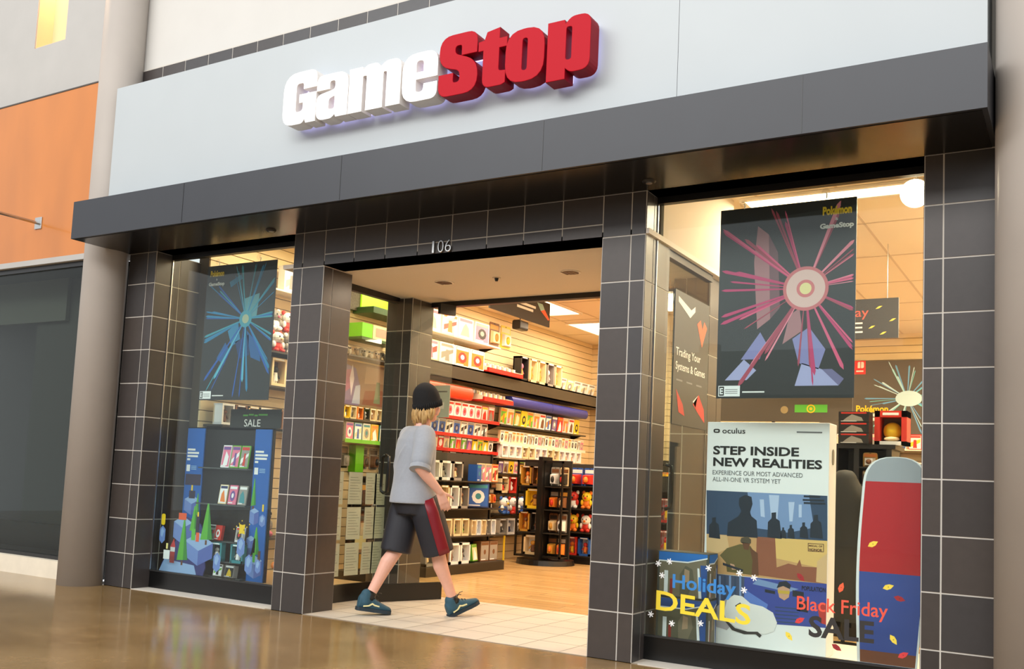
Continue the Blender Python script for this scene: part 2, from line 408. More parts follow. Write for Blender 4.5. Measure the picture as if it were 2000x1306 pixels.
# things glimpsed between the neighbour's dark partition and the column
area('added_neighbor_fill', (-5.2, 1.3, 2.95), (0, 0, 0), 2.5, 1.0, 16, (1, .97, .9))  # added fill so the partition shows through the glass, no lamp known here
leaf_m = mat('leaf_green', (70, 120, 52), 0.5); stem_m = mat('stem_brown', (90, 66, 40), 0.7)
sh = thing('display_stand', 'pale slim shelf stand glimpsed beside the grey column', 'stand', (-3.22, 0.9, 0.02))
m_ = mat('pale_shelf', (214, 208, 200), 0.5)
q = MB()
for a in (-0.2, 0.19): q.box((a, 0, 0), (a + 0.02, 0.25, 2.1), m_)
q.build('frame', sh)
for z in (0.55, 1.05, 1.55, 2.10): MB().box((-0.18, 0, z), (0.19, 0.25, z + 0.02), m_).build('shelf', sh)
def plant(name, label, loc, n, h, spread, seed):
    t = thing(name, label, 'plant', loc); rd = random.Random(seed)
    MB().cyl((0, 0, 0), (0, 0, 0.14), 0.06, m_, r1=0.085, n=18).build('pot', t)
    s_ = MB(); l_ = MB()
    for i in range(n):
        a = rd.uniform(0, 6.28); r = rd.uniform(0.3, 1) * spread; hh = h * rd.uniform(0.5, 1)
        P = [Vector((0, 0, 0.12)), Vector((r * 0.3 * math.cos(a), r * 0.3 * math.sin(a), 0.12 + hh * 0.7)), Vector((r * math.cos(a), r * math.sin(a), 0.12 + hh))]
        s_.tube(P, 0.004, stem_m, n=5)
        for k in range(5):
            p = P[1].lerp(P[2], k / 4); d = Vector((math.cos(a + rd.uniform(-1, 1)), math.sin(a + rd.uniform(-1, 1)), rd.uniform(-0.4, 0.5))); e = d.orthogonal().normalized() * 0.018
            l_.prism([p, p + d * 0.04 + e, p + d * 0.10, p + d * 0.04 - e], d.cross(e).normalized() * 0.002, leaf_m)
    s_.build('stem', t); l_.build('foliage', t)
plant('potted_plant', 'bushy green plant on the floor before the pale stand by the column', (-3.2, 0.68, 0.021), 14, 0.30, 0.07, 1)
plant('potted_plant', 'leafy green plant on top of the pale stand by the column', (-3.21, 1.02, 2.145), 16, 0.45, 0.11, 2)

# ------------------------------------------------------------------ shop windows, kicks and heads
KT = 0.162
for i, (a, b) in enumerate(((-2.03, -0.335), (2.757, 4.435))):
    struct('window_%d' % (i + 2), MB().box((a, 0.185, KT), (b, 0.195, 2.985), glassm))
    struct('baseboard_front', MB().box((a, 0.185, 0.004), (b, 0.205, KT - 0.012), kick_m).box((a, 0.178, KT - 0.012), (b, 0.205, KT), mat('dark_rail', (46, 46, 46), 0.3)))
    struct('trim_%d' % (i + 4), MB().box((a, 0.17, 2.985), (b, 0.22, 3.03), black_m))
    struct('floor_display_deck', MB().box((a, 0.205, 0.0), (b, 1.2, KT - 0.03 - (0.03 if i else 0)), mat('deck_laminate', (196, 160, 112), 0.4) if not i else mat('white_deck', (232, 226, 216), 0.4)))
struct('trim_6', MB().box((-2.03, 0.176, KT), (-2.018, 0.186, 2.985), chrome_m).box((2.757, 0.176, KT), (2.767, 0.186, 2.985), chrome_m))
# entry vestibule: soffit, bulkhead, glass sides, door header, doors
struct('ceiling_entry_soffit', MB().box((-0.45, 0.0, 2.745), (2.78, 1.70, 2.78), mat('entry_soffit', (222, 212, 198), 0.7)))
struct('wall_bulkhead', MB().box((-0.45, 0.24, 2.78), (2.78, 0.30, 3.43), beige_m).box((-0.45, 1.64, 2.78), (2.78, 1.70, 3.43), beige_m).box((2.72, 0.30, 2.78), (2.78, 1.64, 3.43), beige_m).box((-0.45, 0.30, 2.78), (-0.39, 1.64, 3.43), beige_m))
for i, x in ((7, -0.285), (8, 2.725)):
    struct('window_%d' % (i - 3), MB().box((x - 0.005, 0.35, 0.15), (x + 0.005, 1.33, 2.70), glassm))
    struct('baseboard_entry', MB().box((x - 0.02, 0.345, 0.0), (x + 0.02, 1.33, 0.15), kick_m))
    struct('trim_%d' % i, MB().box((x - 0.025, 0.345, 2.69), (x + 0.025, 1.33, 2.745), black_m))
struct('beam_door_header', MB().box((-0.11, 1.62, 2.70), (2.44, 1.69, 2.745), black_m))
def door(name, hinge, ang, width, flip):
    """frameless glass door leaf swung outward"""
    t = thing(name, 'frameless glass door leaf swung open at the entry, with black rails and a black pull' if not flip else 'frameless glass door leaf swung open on the poster window side of the entry', 'door', (hinge[0], hinge[1], 0.006), R(ang))
    MB().box((0.0, -0.006, 0.14), (width, 0.006, 2.64), door_glass).build('glass_pane', t)
    MB().box((0.0, -0.02, 0.0), (width, 0.02, 0.15), kick_m).build('bottom_rail', t)
    for x in (0.0,): MB().box((x, -0.022, 2.60), (x + 0.17, 0.022, 2.694), black_m).build('pivot_fitting', t)
    h = MB()
    for s in (-1, 1):
        h.tube([(width - 0.07, s * 0.006, 0.94), (width - 0.07, s * 0.05, 0.955), (width - 0.07, s * 0.055, 1.0), (width - 0.07, s * 0.055, 1.21), (width - 0.07, s * 0.05, 1.255), (width - 0.07, s * 0.006, 1.27)], 0.014, black_m)
    h.build('pull_handle', t, smooth=True)
    nt_ = MB().box((width - 0.42, -0.009, 1.66), (width - 0.20, -0.006, 1.66 + 0.28), mat('frosted_notice', (150, 160, 146), 0.5)) if False else None
door('glass_door', (0.16, 1.62), 249, 0.72, False)
door('glass_door', (2.30, 1.62), 291, 0.72, True)
# fixed sidelight beside the open door, with its notice
struct('window_7', MB().box((-0.11, 1.648, 0.02), (0.14, 1.658, 2.70), door_glass))
nt_ = thing('door_notice', 'grey green notice sheet on the glass beside the man', 'notice', (-0.05, 1.64, 1.66))
MB().box((0, 0, 0), (0.19, 0.004, 0.30), mat('sage_paper', (150, 158, 140), 0.7)).build('sheet', nt_)
MB().box((0.05, -0.001, 0.08), (0.13, 0.0, 0.14), mat('notice_print', (196, 190, 172), 0.7)).build('picture', nt_)
MB().box((0.03, -0.001, 0.235), (0.16, 0.0, 0.247), mat('dark_print', (60, 64, 58), 0.7)).build('heading_print', nt_)
# recessed downlights and sprinkler in the entry soffit
lampface = mat('downlight_lens', (255, 214, 160), 0.4, emit=0.5)
baffle = mat('downlight_baffle', (120, 104, 84), 0.35, metal=0.6)
for i, (x, y) in enumerate(((0.562, 0.865), (1.76, 0.863))):
    t = thing('recessed_downlight', 'round recessed downlight in the pale entry soffit, ' + ('nearer the open glass door' if i == 0 else 'nearer the poster window'), 'ceiling light', (x, y, 2.745))
    MB().cyl((0, 0, -0.006), (0, 0, 0.0), 0.082, mat('white_trim', (236, 228, 216), 0.5), n=28).build('trim_ring', t)
    q = MB()
    for k in range(4): q.box((-0.06 + 0.03 * k, -0.055, -0.009), (-0.055 + 0.03 * k + 0.008, 0.055, -0.006), baffle)
    q.build('baffle', t)
    MB().cyl((0, 0, -0.0075), (0, 0, -0.0062), 0.066, mat('dim_reflector', (96, 80, 62), 0.3, metal=0.5), n=24).build('reflector', t)
    l = area('entry_lamp', (x, y, 2.73), (0, 0, 0), 0.12, 0.12, 9, (1.0, 0.80, 0.58)); 
t = thing('sprinkler_head', 'tiny dark sprinkler between the downlights in the entry soffit', 'sprinkler', (1.089, 0.852, 2.745))
MB().cyl((0, 0, -0.005), (0, 0, 0), 0.035, mat('pale_plate', (200, 190, 176), 0.4), n=20).build('plate', t)
MB().cyl((0, 0, -0.03), (0, 0, -0.005), 0.012, black_m, r1=0.018, n=12).build('deflector', t)

# ------------------------------------------------------------------ store shell
XW, YB, ZC = -1.90, 8.70, 3.43
def slatwall(name, o, u, n, ln, z0, z1):
    mb = MB(); o, u, n = Vector(o), Vector(u), Vector(n)
    P = [o - n * 0.02, o + u * ln - n * 0.02, o + u * ln - n * 0.10, o - n * 0.10]
    mb.prism([Vector((p.x, p.y, 0)) for p in P], (0, 0, z1), groove_m)
    k = 0; z = z0
    while z < z1 - 0.01:
        h = min(0.094, z1 - z)
        a = o + Vector((0, 0, z)); b = a + u * ln
        mb.prism([a - n * 0.02, b - n * 0.02, b - n * 0.02 + Vector((0, 0, h)), a - n * 0.02 + Vector((0, 0, h))], n * 0.02, slat_m)
        z += 0.102
    return struct(name, mb)
slatwall('wall_left_slats', (XW, 0.51, 0), (0, 1, 0), (1, 0, 0), YB - 0.51, 0.0, ZC)
slatwall('wall_back_slats', (XW - 0.1, YB, 0), (1, 0, 0), (0, -1, 0), 7.1, 0.0, ZC)
struct('wall_right', MB().box((5.0, 0.2, 0), (5.1, YB + 0.1, ZC), beige_m))
struct('wall_left_return', MB().box((-2.05, 0.505, 0), (XW - 0.02, 0.53, ZC), mat('return_brown', (70, 60, 46), .6)))
struct('wall_front_inside', MB().box((-2.05, 0.19, 3.03), (-0.45, 0.24, ZC), beige_m).box((2.78, 0.19, 3.03), (5.05, 0.24, ZC), beige_m).box((4.8, 0.0, 0), (5.05, 0.24, 3.43), beige_m))
cg = MB().box((-2.1, 0.2, ZC), (5.1, YB + 0.1, ZC + 0.05), ceil_m)
tb = mat('ceiling_grid', (206, 186, 156), 0.6)
for i in range(12):
    cg.box((XW + 0.61 * i - 0.012, 0.24, ZC - 0.004), (XW + 0.61 * i + 0.012, YB, ZC), tb)
for j in range(8):
    cg.box((XW, 0.3 + 1.22 * j - 0.012, ZC - 0.004), (5.0, 0.3 + 1.22 * j + 0.012, ZC), tb)
struct('ceiling', cg)
diff = mat('lamp_diffuser', (255, 226, 180), 0.5, emit=7.0)
frm = mat('lamp_frame', (240, 232, 220), 0.5)
lamps = [(-1.0, 1.25), (-1.0, 3.4), (-1.0, 5.3), (-1.0, 7.2), (1.2, 3.4), (1.2, 5.3), (1.2, 7.2), (3.6, 1.80), (4.62, 3.0), (4.62, 5.4), (4.62, 7.6)]  # side wall panels are added out of view to brighten that half
rowname = {-1.0: 'over the slatted side wall', 1.2: 'over the middle aisle', 3.6: 'behind the poster window', 4.62: 'added unseen along the plain side wall'}
cnt = {}
for x, y in lamps:
    cnt[x] = cnt.get(x, 0) + 1
    t = thing('ceiling_light', 'bright rectangular ceiling light %s%s' % (rowname[x], '' if x in (3.6,) else ', %s from the shop front' % nth(cnt[x] - 1)), 'ceiling light', (x, y, ZC - 0.004), 0, 'ceiling light panels in the store')
    wx, wy = (0.60, 1.2) if x not in (3.6,) else (1.5, 0.26)
    f = MB()
    for a in (-1, 1): f.box((a * wx / 2 - 0.02, -wy / 2, -0.02), (a * wx / 2 + 0.02, wy / 2, 0), frm).box((-wx / 2, a * wy / 2 - 0.02, -0.02), (wx / 2, a * wy / 2 + 0.02, 0), frm)
    f.build('frame', t); MB().box((-wx / 2 + 0.02, -wy / 2 + 0.02, -0.012), (wx / 2 - 0.02, wy / 2 - 0.02, -0.004), diff).build('diffuser', t)
    l = area('store_lamp', (x, y, ZC - 0.04), (0, 0, 0), wx * 0.9, wy * 0.9, LAMP_W * (1 if x < 3 else 2.2) if x != 3.6 else 80, STORE_COL)
# spot by the glass at the top corner of the poster window
sp_ = thing('track_spotlight', 'glaring spotlight at the top corner of the poster window', 'spotlight', (4.30, 0.62, ZC))
MB().cyl((0, 0, -0.36), (0, 0, 0), 0.012, frm).build('stem', sp_)
MB().cyl((0.0, -0.02, -0.43), (0.0, 0.14, -0.35), 0.09, frm, r1=0.06, n=24).build('lamp_head', sp_)
MB().cyl((0.0, -0.028, -0.434), (0.0, -0.021, -0.43), 0.085, mat('spot_lens', (255, 236, 200), 0.4, emit=40), n=20).build('lens', sp_)
pl = bpy.data.lights.new('spot_glow', 'SPOT'); pl.energy = 90; pl.color = (1, 0.8, 0.55); pl.spot_size = R(100); pl.shadow_soft_size = 0.04
po = bpy.data.objects.new('spot_glow', pl); COL.objects.link(po); po.location = (4.30, 0.58, ZC - 0.46); po.rotation_euler = (R(-38), 0, 0)

# ------------------------------------------------------------------ opposite side of the mall (seen only in reflections)
struct('wall_opposite', MB().box((-14, -16.2, 0), (14, -16, 3.3), grey_wall).box((-14, -16.2, 3.3), (14, -16, 4.4), grey_wall).box((-14, -16.0, 3.2), (14, -14.5, 3.5), grey_wall))
for i in range(6):
    struct('column', MB().cyl((-11 + 4.4 * i, -15.0, 0), (-11 + 4.4 * i, -15.0, 4.4), 0.25, column_m, n=24))

# ------------------------------------------------------------------ shop sign
LET = {
 'G': ([(.33, .27), (.33, .405, .13), (0, .405, .14), (0, 0, .14), (.20, 0, .05), (.225, .035), (.24, 0), (.33, 0), (.33, .225), (.165, .225), (.165, .165), (.205, .165), (.205, .095, .03), (.125, .085, .035), (.125, .32, .035), (.205, .32, .035), (.205, .27)], []),
 'a': ([(0, .225), (0, .335, .10), (.30, .335, .10), (.30, 0), (.195, 0), (.185, .025), (.15, -.005, .05), (0, -.005, .075), (0, .185, .05), (.18, .21, .03), (.18, .285, .025), (.12, .285, .025), (.12, .225)], [[(.115, .06, .02), (.115, .15, .03), (.18, .165), (.18, .06, .02)]]),
 'm': ([(0, 0), (0, .33), (.115, .33), (.125, .305), (.165, .338, .03), (.255, .338, .04), (.29, .302), (.34, .338, .04), (.472, .338, .09), (.472, 0), (.35, 0), (.35, .265, .015), (.312, .265, .015), (.312, 0), (.165, 0), (.165, .265, .015), (.122, .265, .015), (.122, 0)], []),
 'e': ([(.30, .15), (.30, .338, .12), (0, .338, .12), (0, -.008, .12), (.30, -.008, .12), (.30, .105), (.19, .105), (.185, .05, .03), (.115, .05, .03), (.115, .15)], [[(.115, .195), (.115, .285, .03), (.185, .285, .03), (.185, .195)]]),
 'S': ([(.305, .255), (.305, .408, .14), (0, .408, .14), (0, .20, .09), (.175, .15, .04), (.175, .065, .03), (.115, .065, .02), (.115, .135), (0, .135), (0, -.02, .13), (.315, -.02, .14), (.315, .195, .10), (.125, .27, .04), (.125, .33, .03), (.185, .33, .02), (.185, .255)], []),
 't': ([(0, .25), (0, .31), (.045, .315), (.065, .37), (.16, .385), (.16, .31), (.22, .31), (.22, .25), (.16, .25), (.16, .085, .02), (.215, .08), (.215, 0), (.19, -.012, .03), (.04, -.012, .06), (.04, .25)], []),
 'o': ([(0, -.02, .13), (0, .335, .13), (.29, .335, .13), (.29, -.02, .13)], [[(.122, .05, .025), (.168, .05, .025), (.168, .275, .025), (.122, .275, .025)]]),
 'p': ([(0, -.06), (0, .33), (.115, .33), (.125, .30), (.17, .345, .05), (.305, .345, .11), (.305, -.02, .11), (.17, -.02, .05), (.13, .015), (.13, -.06)], [[(.13, .06, .02), (.178, .06, .02), (.178, .285, .02), (.13, .285, .02)]]),
}
def flat_mesh(loops, depth, bevel=0.0):
    c = bpy.data.curves.new('outline', 'CURVE'); c.dimensions = '2D'; c.fill_mode = 'BOTH'; c.extrude = depth / 2; c.bevel_depth = bevel; c.bevel_resolution = 2
    for lp in loops:
        s = c.splines.new('POLY'); s.points.add(len(lp) - 1); s.use_cyclic_u = True
        for i, p in enumerate(lp): s.points[i].co = (p[0], p[1], 0, 1)
    o = bpy.data.objects.new('outline', c); COL.objects.link(o); bpy.context.view_layer.update()
    me = bpy.data.meshes.new_from_object(o.evaluated_get(bpy.context.evaluated_depsgraph_get()))
    bpy.data.objects.remove(o); bpy.data.curves.remove(c)
    return me
sign = thing('shop_sign', 'raised shop name in white and red block letters on the grey panel', 'shop sign', (-0.10, -0.30, 3.735))
wl = mat('white_lit_acrylic', (255, 255, 255), 0.35, emit=0.35); rl = mat('red_acrylic', (172, 0, 24), 0.5, spec=0.15); rs = mat('red_letter_return', (140, 2, 26), 0.5, spec=0.2)
ws = mat('white_letter_return', (232, 226, 220), 0.45)
halo = mat('halo_led', (214, 206, 255), 0.5, emit=1.6)
pos = dict(zip(range(8), [0.0, 0.342, 0.657, 1.15, 1.468, 1.79, 2.008, 2.325]))
FY, BY = -0.16, -0.045
for i, ch in enumerate('GameStop'):
    outer, holes = LET[ch]
    loops = [rr(outer, 5)] + [rr(h, 4) for h in holes]
    mt, st = (wl, ws) if i < 4 else (rl, rs)
    me = flat_mesh(loops, BY - FY, 0.004)
    M = Matrix.Translation((pos[i], (FY + BY) / 2, 0)) @ Matrix.Rotation(R(90), 4, 'X')
    mb = MB(); vs = [M @ v.co for v in me.vertices]
    off = len(mb.v); mb.v += vs
    for p in me.polygons:
        n = M.to_3x3() @ p.normal
        mb.f.append(list(p.vertices)); mb.m.append(mb.mi(mt if n.y < -0.5 else st))
    lo = mb.build('letter', sign)
    lo['label'] = ('white' if i < 4 else 'red') + ' raised letter ' + ch
    h2 = flat_mesh([[((x - 0.15) * 0.90 + 0.15, (z - 0.16) * 0.92 + 0.16) for x, z in loops[0]]], 0.006)
    MB().mesh(h2, Matrix.Translation((pos[i], BY + 0.008, 0)) @ Matrix.Rotation(R(90), 4, 'X'), halo).build('halo_strip', lo)
    for zz in (0.06, 0.26): MB().cyl((pos[i] + 0.06, BY, zz), (pos[i] + 0.06, 0.0, zz), 0.008, chrome_m, n=8).build('standoff', lo)

# ------------------------------------------------------------------ prints and displays in the windows
ink = mat('ink_black', (24, 23, 24), 0.45); paper = mat('print_white', (238, 240, 242), 0.5)
poster_black = mat('poster_black', (40, 41, 43), 0.4); poster_top = mat('poster_black_deep', (20, 19, 20), 0.4)
yellow_ink = mat('lettering_yellow', (244, 206, 40), 0.5); white_ink = mat('lettering_white', (236, 236, 234), 0.5)
blue_ink = mat('blue_print', (28, 112, 196), 0.5); green_ink = mat('green_print', (96, 190, 70), 0.5)
clear_plastic = glass_mat('clear_plastic', (250, 250, 250), 0.8)
rp = random.Random(11)
def rays(mb, c, y, lo, hi, cols, n, r0, rmax, seed):
    """burst of thin light rays printed on a sheet, cut off at the sheet's edge"""
    rd = random.Random(seed)
    for i in range(n):
        a = 2 * math.pi * ((i // 4 * 4) + rd.uniform(-.1, 1.9)) / n; wd = rd.uniform(0.003, 0.013); L = rmax * rd.uniform(0.55, 1.0)
        d = Vector((math.cos(a), math.sin(a)))
        for k in (0, 1):
            if (c[k] + d[k] * L) > hi[k]: L = min(L, (hi[k] - c[k]) / d[k])
            if (c[k] + d[k] * L) < lo[k]: L = min(L, (lo[k] - c[k]) / d[k])
        if L < r0: continue
        e = Vector((-d.y, d.x)) * wd * min(1, L / rmax + .3)
        p0 = Vector(c) + d * r0 * 0.6; p1 = Vector(c) + d * L * 0.93
        q = [p0 - e * .35, p1 - e, p1 + d * L * .05, p1 + e, p0 + e * .35]
        mb.poly([(x, y - 0.0001 * (i % 9), z) for x, z in q], rd.choice(cols))
def disc(mb, c, y, r, m, n=36, sx=1.0):
    mb.poly([(c[0] + r * sx * math.cos(2 * math.pi * i / n), y, c[1] + r * math.sin(2 * math.pi * i / n)) for i in range(n)], m)
def shard(mb, pts, y, m): mb.poly([(x, y, z) for x, z in pts], m)

def hung_poster(name, label, x0, x1, z0, z1, seed, centre, ray_cols, glow, shards, logo_right):
    y = 0.215
    t = thing(name, label, 'poster', ((x0 + x1) / 2, y, z0), 0)
    s = MB().box((x0, y, z0), (x1, y + 0.004, z1), poster_black)
    s.poly([(x0, y - .0003, z1 - .10), (x1, y - .0003, z1 - .05), (x1, y - .0003, z1), (x0, y - .0003, z1)], poster_top)
    for pts, m in shards: shard(s, pts, y - 0.0005, m)
    rays(s, centre, y - 0.0010, (x0 + .005, z0 + .005), (x1 - .005, z1 - .005), ray_cols, 44, 0.06, 0.80, seed)
    for k, (r, m) in enumerate(glow): disc(s, centre, y - 0.0022 - .0003 * k, r, m)
    s.build('sheet', t, world=True)
    l = MB(); u, v = (1, 0, 0), (0, 0, 1); wl_ = 0.20
    lx = x1 - wl_ - 0.015 if logo_right else x0 + 0.03
    l.text('Pokémon', (lx + .015, y - .0035, z1 - 0.10), u, v, wl_ * .86, 0.055, yellow_ink, bold=0.05)
    l.text('&', (lx + wl_ / 2 - .01, y - .0035, z1 - 0.135), u, v, 0.018, 0.018, white_ink)
    l.text('GameStop', (lx, y - .0035, z1 - 0.192), u, v, wl_, 0.042, white_ink, bold=0.05)
    l.build('logo_print', t, world=True)
    b = MB().box((x0 + .015, y - .003, z0 + .012), (x0 + .155, y - .002, z0 + .080), paper).box((x0 + .02, y - .0034, z0 + .017), (x0 + .052, y - .003, z0 + .075), ink)
    b.text('E', (x0 + .026, y - .0036, z0 + .026), u, v, .02, .04, paper, bold=.03)
    for k in range(3): b.box((x0 + .06, y - .0034, z0 + .03 + .012 * k), (x0 + .14, y - .003, z0 + .034 + .012 * k), mat('badge_grey', (120, 120, 124), .5))
    b.box((x0 + .17, y - .003, z0 + .035), (x0 + .31, y - .002, z0 + .044), white_ink)
    b.build('rating_badge', t, world=True)
pk = [mat('ray_pink_%d' % i, c, 0.5) for i, c in enumerate([(222, 92, 132), (236, 140, 160), (196, 60, 112), (170, 70, 92)])]
lav = [mat('shard_lavender_%d' % i, c, 0.5) for i, c in enumerate([(136, 136, 190), (168, 170, 214), (112, 108, 150), (170, 120, 126), (120, 84, 92)])]
cx, cz = 3.735, 2.36
hung_poster('hanging_poster', 'large black poster of a pink light burst hanging in the window', 3.185, 4.03, 1.685, 2.905, 5, (cx, cz), pk,
    [(0.138, mat('orb_rose', (206, 112, 118), .5)), (0.118, mat('orb_pale', (226, 190, 184), .5)), (0.055, mat('orb_pink', (214, 120, 124), .5)), (0.036, mat('orb_cream', (236, 222, 160), .5))],
    [([(3.44, 2.12), (3.52, 2.18), (3.50, 2.72), (3.43, 2.78), (3.41, 2.55)], lav[3]), ([(3.52, 2.18), (3.58, 2.25), (3.56, 2.60), (3.50, 2.72)], lav[4]), ([(3.34, 1.93), (3.46, 2.10), (3.50, 2.03), (3.46, 1.93)], lav[0]), ([(3.24, 1.80), (3.36, 1.93), (3.44, 1.86), (3.38, 1.80)], lav[1]),
     ([(3.66, 2.05), (3.76, 2.12), (3.86, 1.98), (3.82, 1.86), (3.70, 1.90)], lav[0]), ([(3.68, 1.76), (3.72, 1.90), (3.84, 1.86), (3.94, 1.76)], lav[1]), ([(3.84, 1.86), (3.94, 1.76), (3.97, 1.80), (3.90, 1.86)], lav[2]), ([(3.60, 2.02), (3.64, 2.20), (3.70, 2.24), (3.72, 2.10)], lav[3])], True)
bl = [mat('ray_blue_%d' % i, c, 0.5) for i, c in enumerate([(40, 128, 176), (90, 176, 206), (36, 92, 176), (60, 150, 170)])]
tq = [mat('shard_teal_%d' % i, c, 0.5) for i, c in enumerate([(34, 92, 150), (50, 128, 170), (26, 60, 110), (96, 150, 160)])]
hung_poster('hanging_poster', 'black poster of a blue light burst hanging in the window beside the column', -1.59, -0.735, 1.69, 2.90, 9, (-1.07, 2.40), bl,
    [(0.075, mat('orb_teal', (70, 150, 170), .5)), (0.04, mat('orb_sand', (168, 178, 150), .5))],
    [([(-1.28, 2.30), (-1.16, 2.38), (-1.12, 2.22), (-1.22, 2.16)], tq[1]), ([(-1.05, 2.30), (-0.88, 2.16), (-0.86, 2.02), (-0.98, 2.06)], tq[0]), ([(-1.40, 2.06), (-1.30, 2.20), (-1.24, 2.12), (-1.30, 2.0)], tq[0]), ([(-1.18, 2.20), (-1.02, 2.26), (-1.0, 2.08), (-1.12, 2.05)], tq[2]), ([(-1.30, 2.74), (-1.16, 2.80), (-1.14, 2.76), (-1.28, 2.69)], tq[1]), ([(-1.10, 2.58), (-0.92, 2.62), (-0.94, 2.42), (-1.06, 2.40)], tq[3])], False)
def cup(x, z, where):
    t = thing('suction_cup', 'clear suction cup hook on the glass ' + where, 'suction cup', (x, 0.196, z))
    MB().cyl((0, 0.012, 0), (0, 0, 0), 0.012, clear_plastic, r1=0.026, n=20).build('cup', t)
    MB().tube([(0, 0.012, 0), (0, 0.026, 0), (0, 0.026, -0.02), (0, 0.02, -0.03)], 0.004, white_ink, n=8).build('hook', t)
cup(3.34, 2.93, 'over the pink burst poster, nearer the entry'); cup(3.85, 2.945, 'over the pink burst poster, nearer the spotlight')
cup(-1.45, 2.93, 'over the blue burst poster, nearer the grey column'); cup(-0.94, 2.935, 'over the blue burst poster, nearer the entry')

# white advertising tower with the headset
def PX(px, py, y): p = W(px, py, 1, y); return (p.x, p.y, p.z)
tw = thing('display_tower', 'tall white advertising box with headset artwork standing in the window', 'display', (3.43, 0.5, 0.102))
X0, X1, ZT, ZB = 3.035, 3.830, 1.556, 0.102
white_board = mat('white_board', (244, 245, 246), 0.45)
MB().box((X0, 0.5, ZB), (X1, 0.70, ZT), white_board).build('box', tw, world=True, bevel=0.004)
fp = MB(); yf = 0.4990
def F(px, py): p = W(px, py, 1, 0.5); return (min(max(p.x, X0 + .002), X1 - .002), p.z)
def fpoly(pts, m, k=0): fp.poly([(x, yf - 0.0004 * k, z) for x, z in [F(*q) for q in pts]], m)
navy = mat('art_night_blue', (52, 74, 104), 0.5); haze_b = mat('art_haze_blue', (126, 154, 200), 0.5); paleb = mat('art_pale_blue', (186, 204, 236), 0.5)
dkn = mat('art_dark_navy', (32, 42, 56), 0.5); sand = mat('art_sand', (206, 160, 108), 0.5); gold = mat('art_gold', (232, 192, 116), 0.5); olive = mat('art_olive', (104, 92, 52), 0.5); brn = mat('art_brown', (104, 66, 44), 0.5)
ultra = mat('art_ultramarine', (58, 76, 160), 0.5); slate = mat('art_slate', (70, 82, 110), 0.5); skin_ink = mat('art_skin', (206, 160, 130), 0.5); rust = mat('art_rust', (150, 90, 66), 0.5); ltsand = mat('art_light_sand', (222, 184, 134), 0.5)
# night scene
fpoly([(1380, 957), (1616, 968), (1616, 1056), (1380, 1042)], navy)
fpoly([(1460, 961), (1580, 966), (1590, 1030), (1540, 1040), (1470, 1030)], haze_b, 1)
fpoly([(1484, 975), (1492, 975), (1494, 1010), (1486, 1008)], paleb, 2); fpoly([(1502, 966), (1522, 967), (1518, 1020), (1506, 1010)], paleb, 2); fpoly([(1540, 980), (1552, 980), (1548, 1018), (1542, 1018)], paleb, 2); fpoly([(1560, 985), (1566, 985), (1566, 1010), (1560, 1010)], paleb, 2)
fpoly([(1420, 1046), (1422, 1020), (1442, 1008), (1448, 998), (1443, 985), (1444, 972), (1456, 966), (1468, 970), (1470, 984), (1465, 1000), (1468, 1008), (1478, 1016), (1480, 1050)], dkn, 3)
for cx_, s_ in ((1512, 1.0), (1545, .5), (1570, .6), (1594, .9), (1395, .8), (1530, .4)):
    fpoly([(cx_ - 13 * s_, 1049), (cx_ - 12 * s_, 1049 - 30 * s_), (cx_ - 5 * s_, 1049 - 37 * s_), (cx_ - 5 * s_, 1049 - 48 * s_), (cx_ + 4 * s_, 1049 - 49 * s_), (cx_ + 4 * s_, 1049 - 37 * s_), (cx_ + 11 * s_, 1049 - 32 * s_), (cx_ + 15 * s_, 1052)], dkn, 4)
for i, (a, b, yy) in enumerate(((1570, 1602, 967), (1568, 1610, 974), (1570, 1612, 980))): fpoly([(a, yy), (b, yy + 1.5), (b, yy + 5), (a, yy + 3.5)], dkn, 5)
# desert soldier scene
fpoly([(1380, 1042), (1616, 1056), (1616, 1140), (1380, 1118)], sand)
fpoly([(1514, 1050), (1616, 1056), (1616, 1112), (1516, 1090)], gold, 1); fpoly([(1380, 1042), (1420, 1045), (1424, 1070), (1400, 1080), (1380, 1074)], ltsand, 1)
fpoly([(1478, 1048), (1514, 1050), (1518, 1128), (1476, 1122)], rust, 1)
fpoly([(1516, 1108), (1540, 1100), (1556, 1104), (1562, 1092), (1566, 1106), (1600, 1108), (1616, 1100), (1616, 1140), (1516, 1128)], rust, 2)
fpoly([(1596, 1096), (1616, 1080), (1616, 1140), (1594, 1136)], ltsand, 3)
fpoly([(1406, 1084), (1420, 1070), (1446, 1062), (1466, 1066), (1478, 1086), (1480, 1124), (1420, 1116), (1418, 1098)], olive, 2)
fpoly([(1446, 1056), (1448, 1050), (1460, 1047), (1467, 1053), (1467, 1061), (1448, 1060)], mat('art_helmet', (84, 74, 58), .5), 4); fpoly([(1450, 1059), (1465, 1061), (1462, 1074), (1453, 1072)], brn, 4)
fpoly([(1426, 1100), (1434, 1102), (1438, 1112), (1430, 1112)], skin_ink, 4); fpoly([(1464, 1068), (1480, 1080), (1482, 1124), (1468, 1122), (1470, 1094)], brn, 3); fpoly([(1412, 1098), (1452, 1112), (1451, 1116), (1412, 1103)], dkn, 5)
for a, b, c_ in ((1578, 1609, 1060), (1578, 1609, 1075)): fpoly([(a, c_), (b, c_ + 2), (b, c_ + 3.2), (a, c_ + 1.2)], brn, 2)
fpoly([(1578, 1060), (1579.2, 1060), (1579.2, 1075), (1578, 1075)], brn, 2); fpoly([(1608, 1062), (1609.2, 1062), (1609.2, 1077), (1608, 1077)], brn, 2)
p = F(1580, 1066); fp.text('MEDAL OF', (p[0], yf - .001, p[1] - .003), (1, 0, 0), (0, 0, 1), .082, .012, brn, bold=.02)
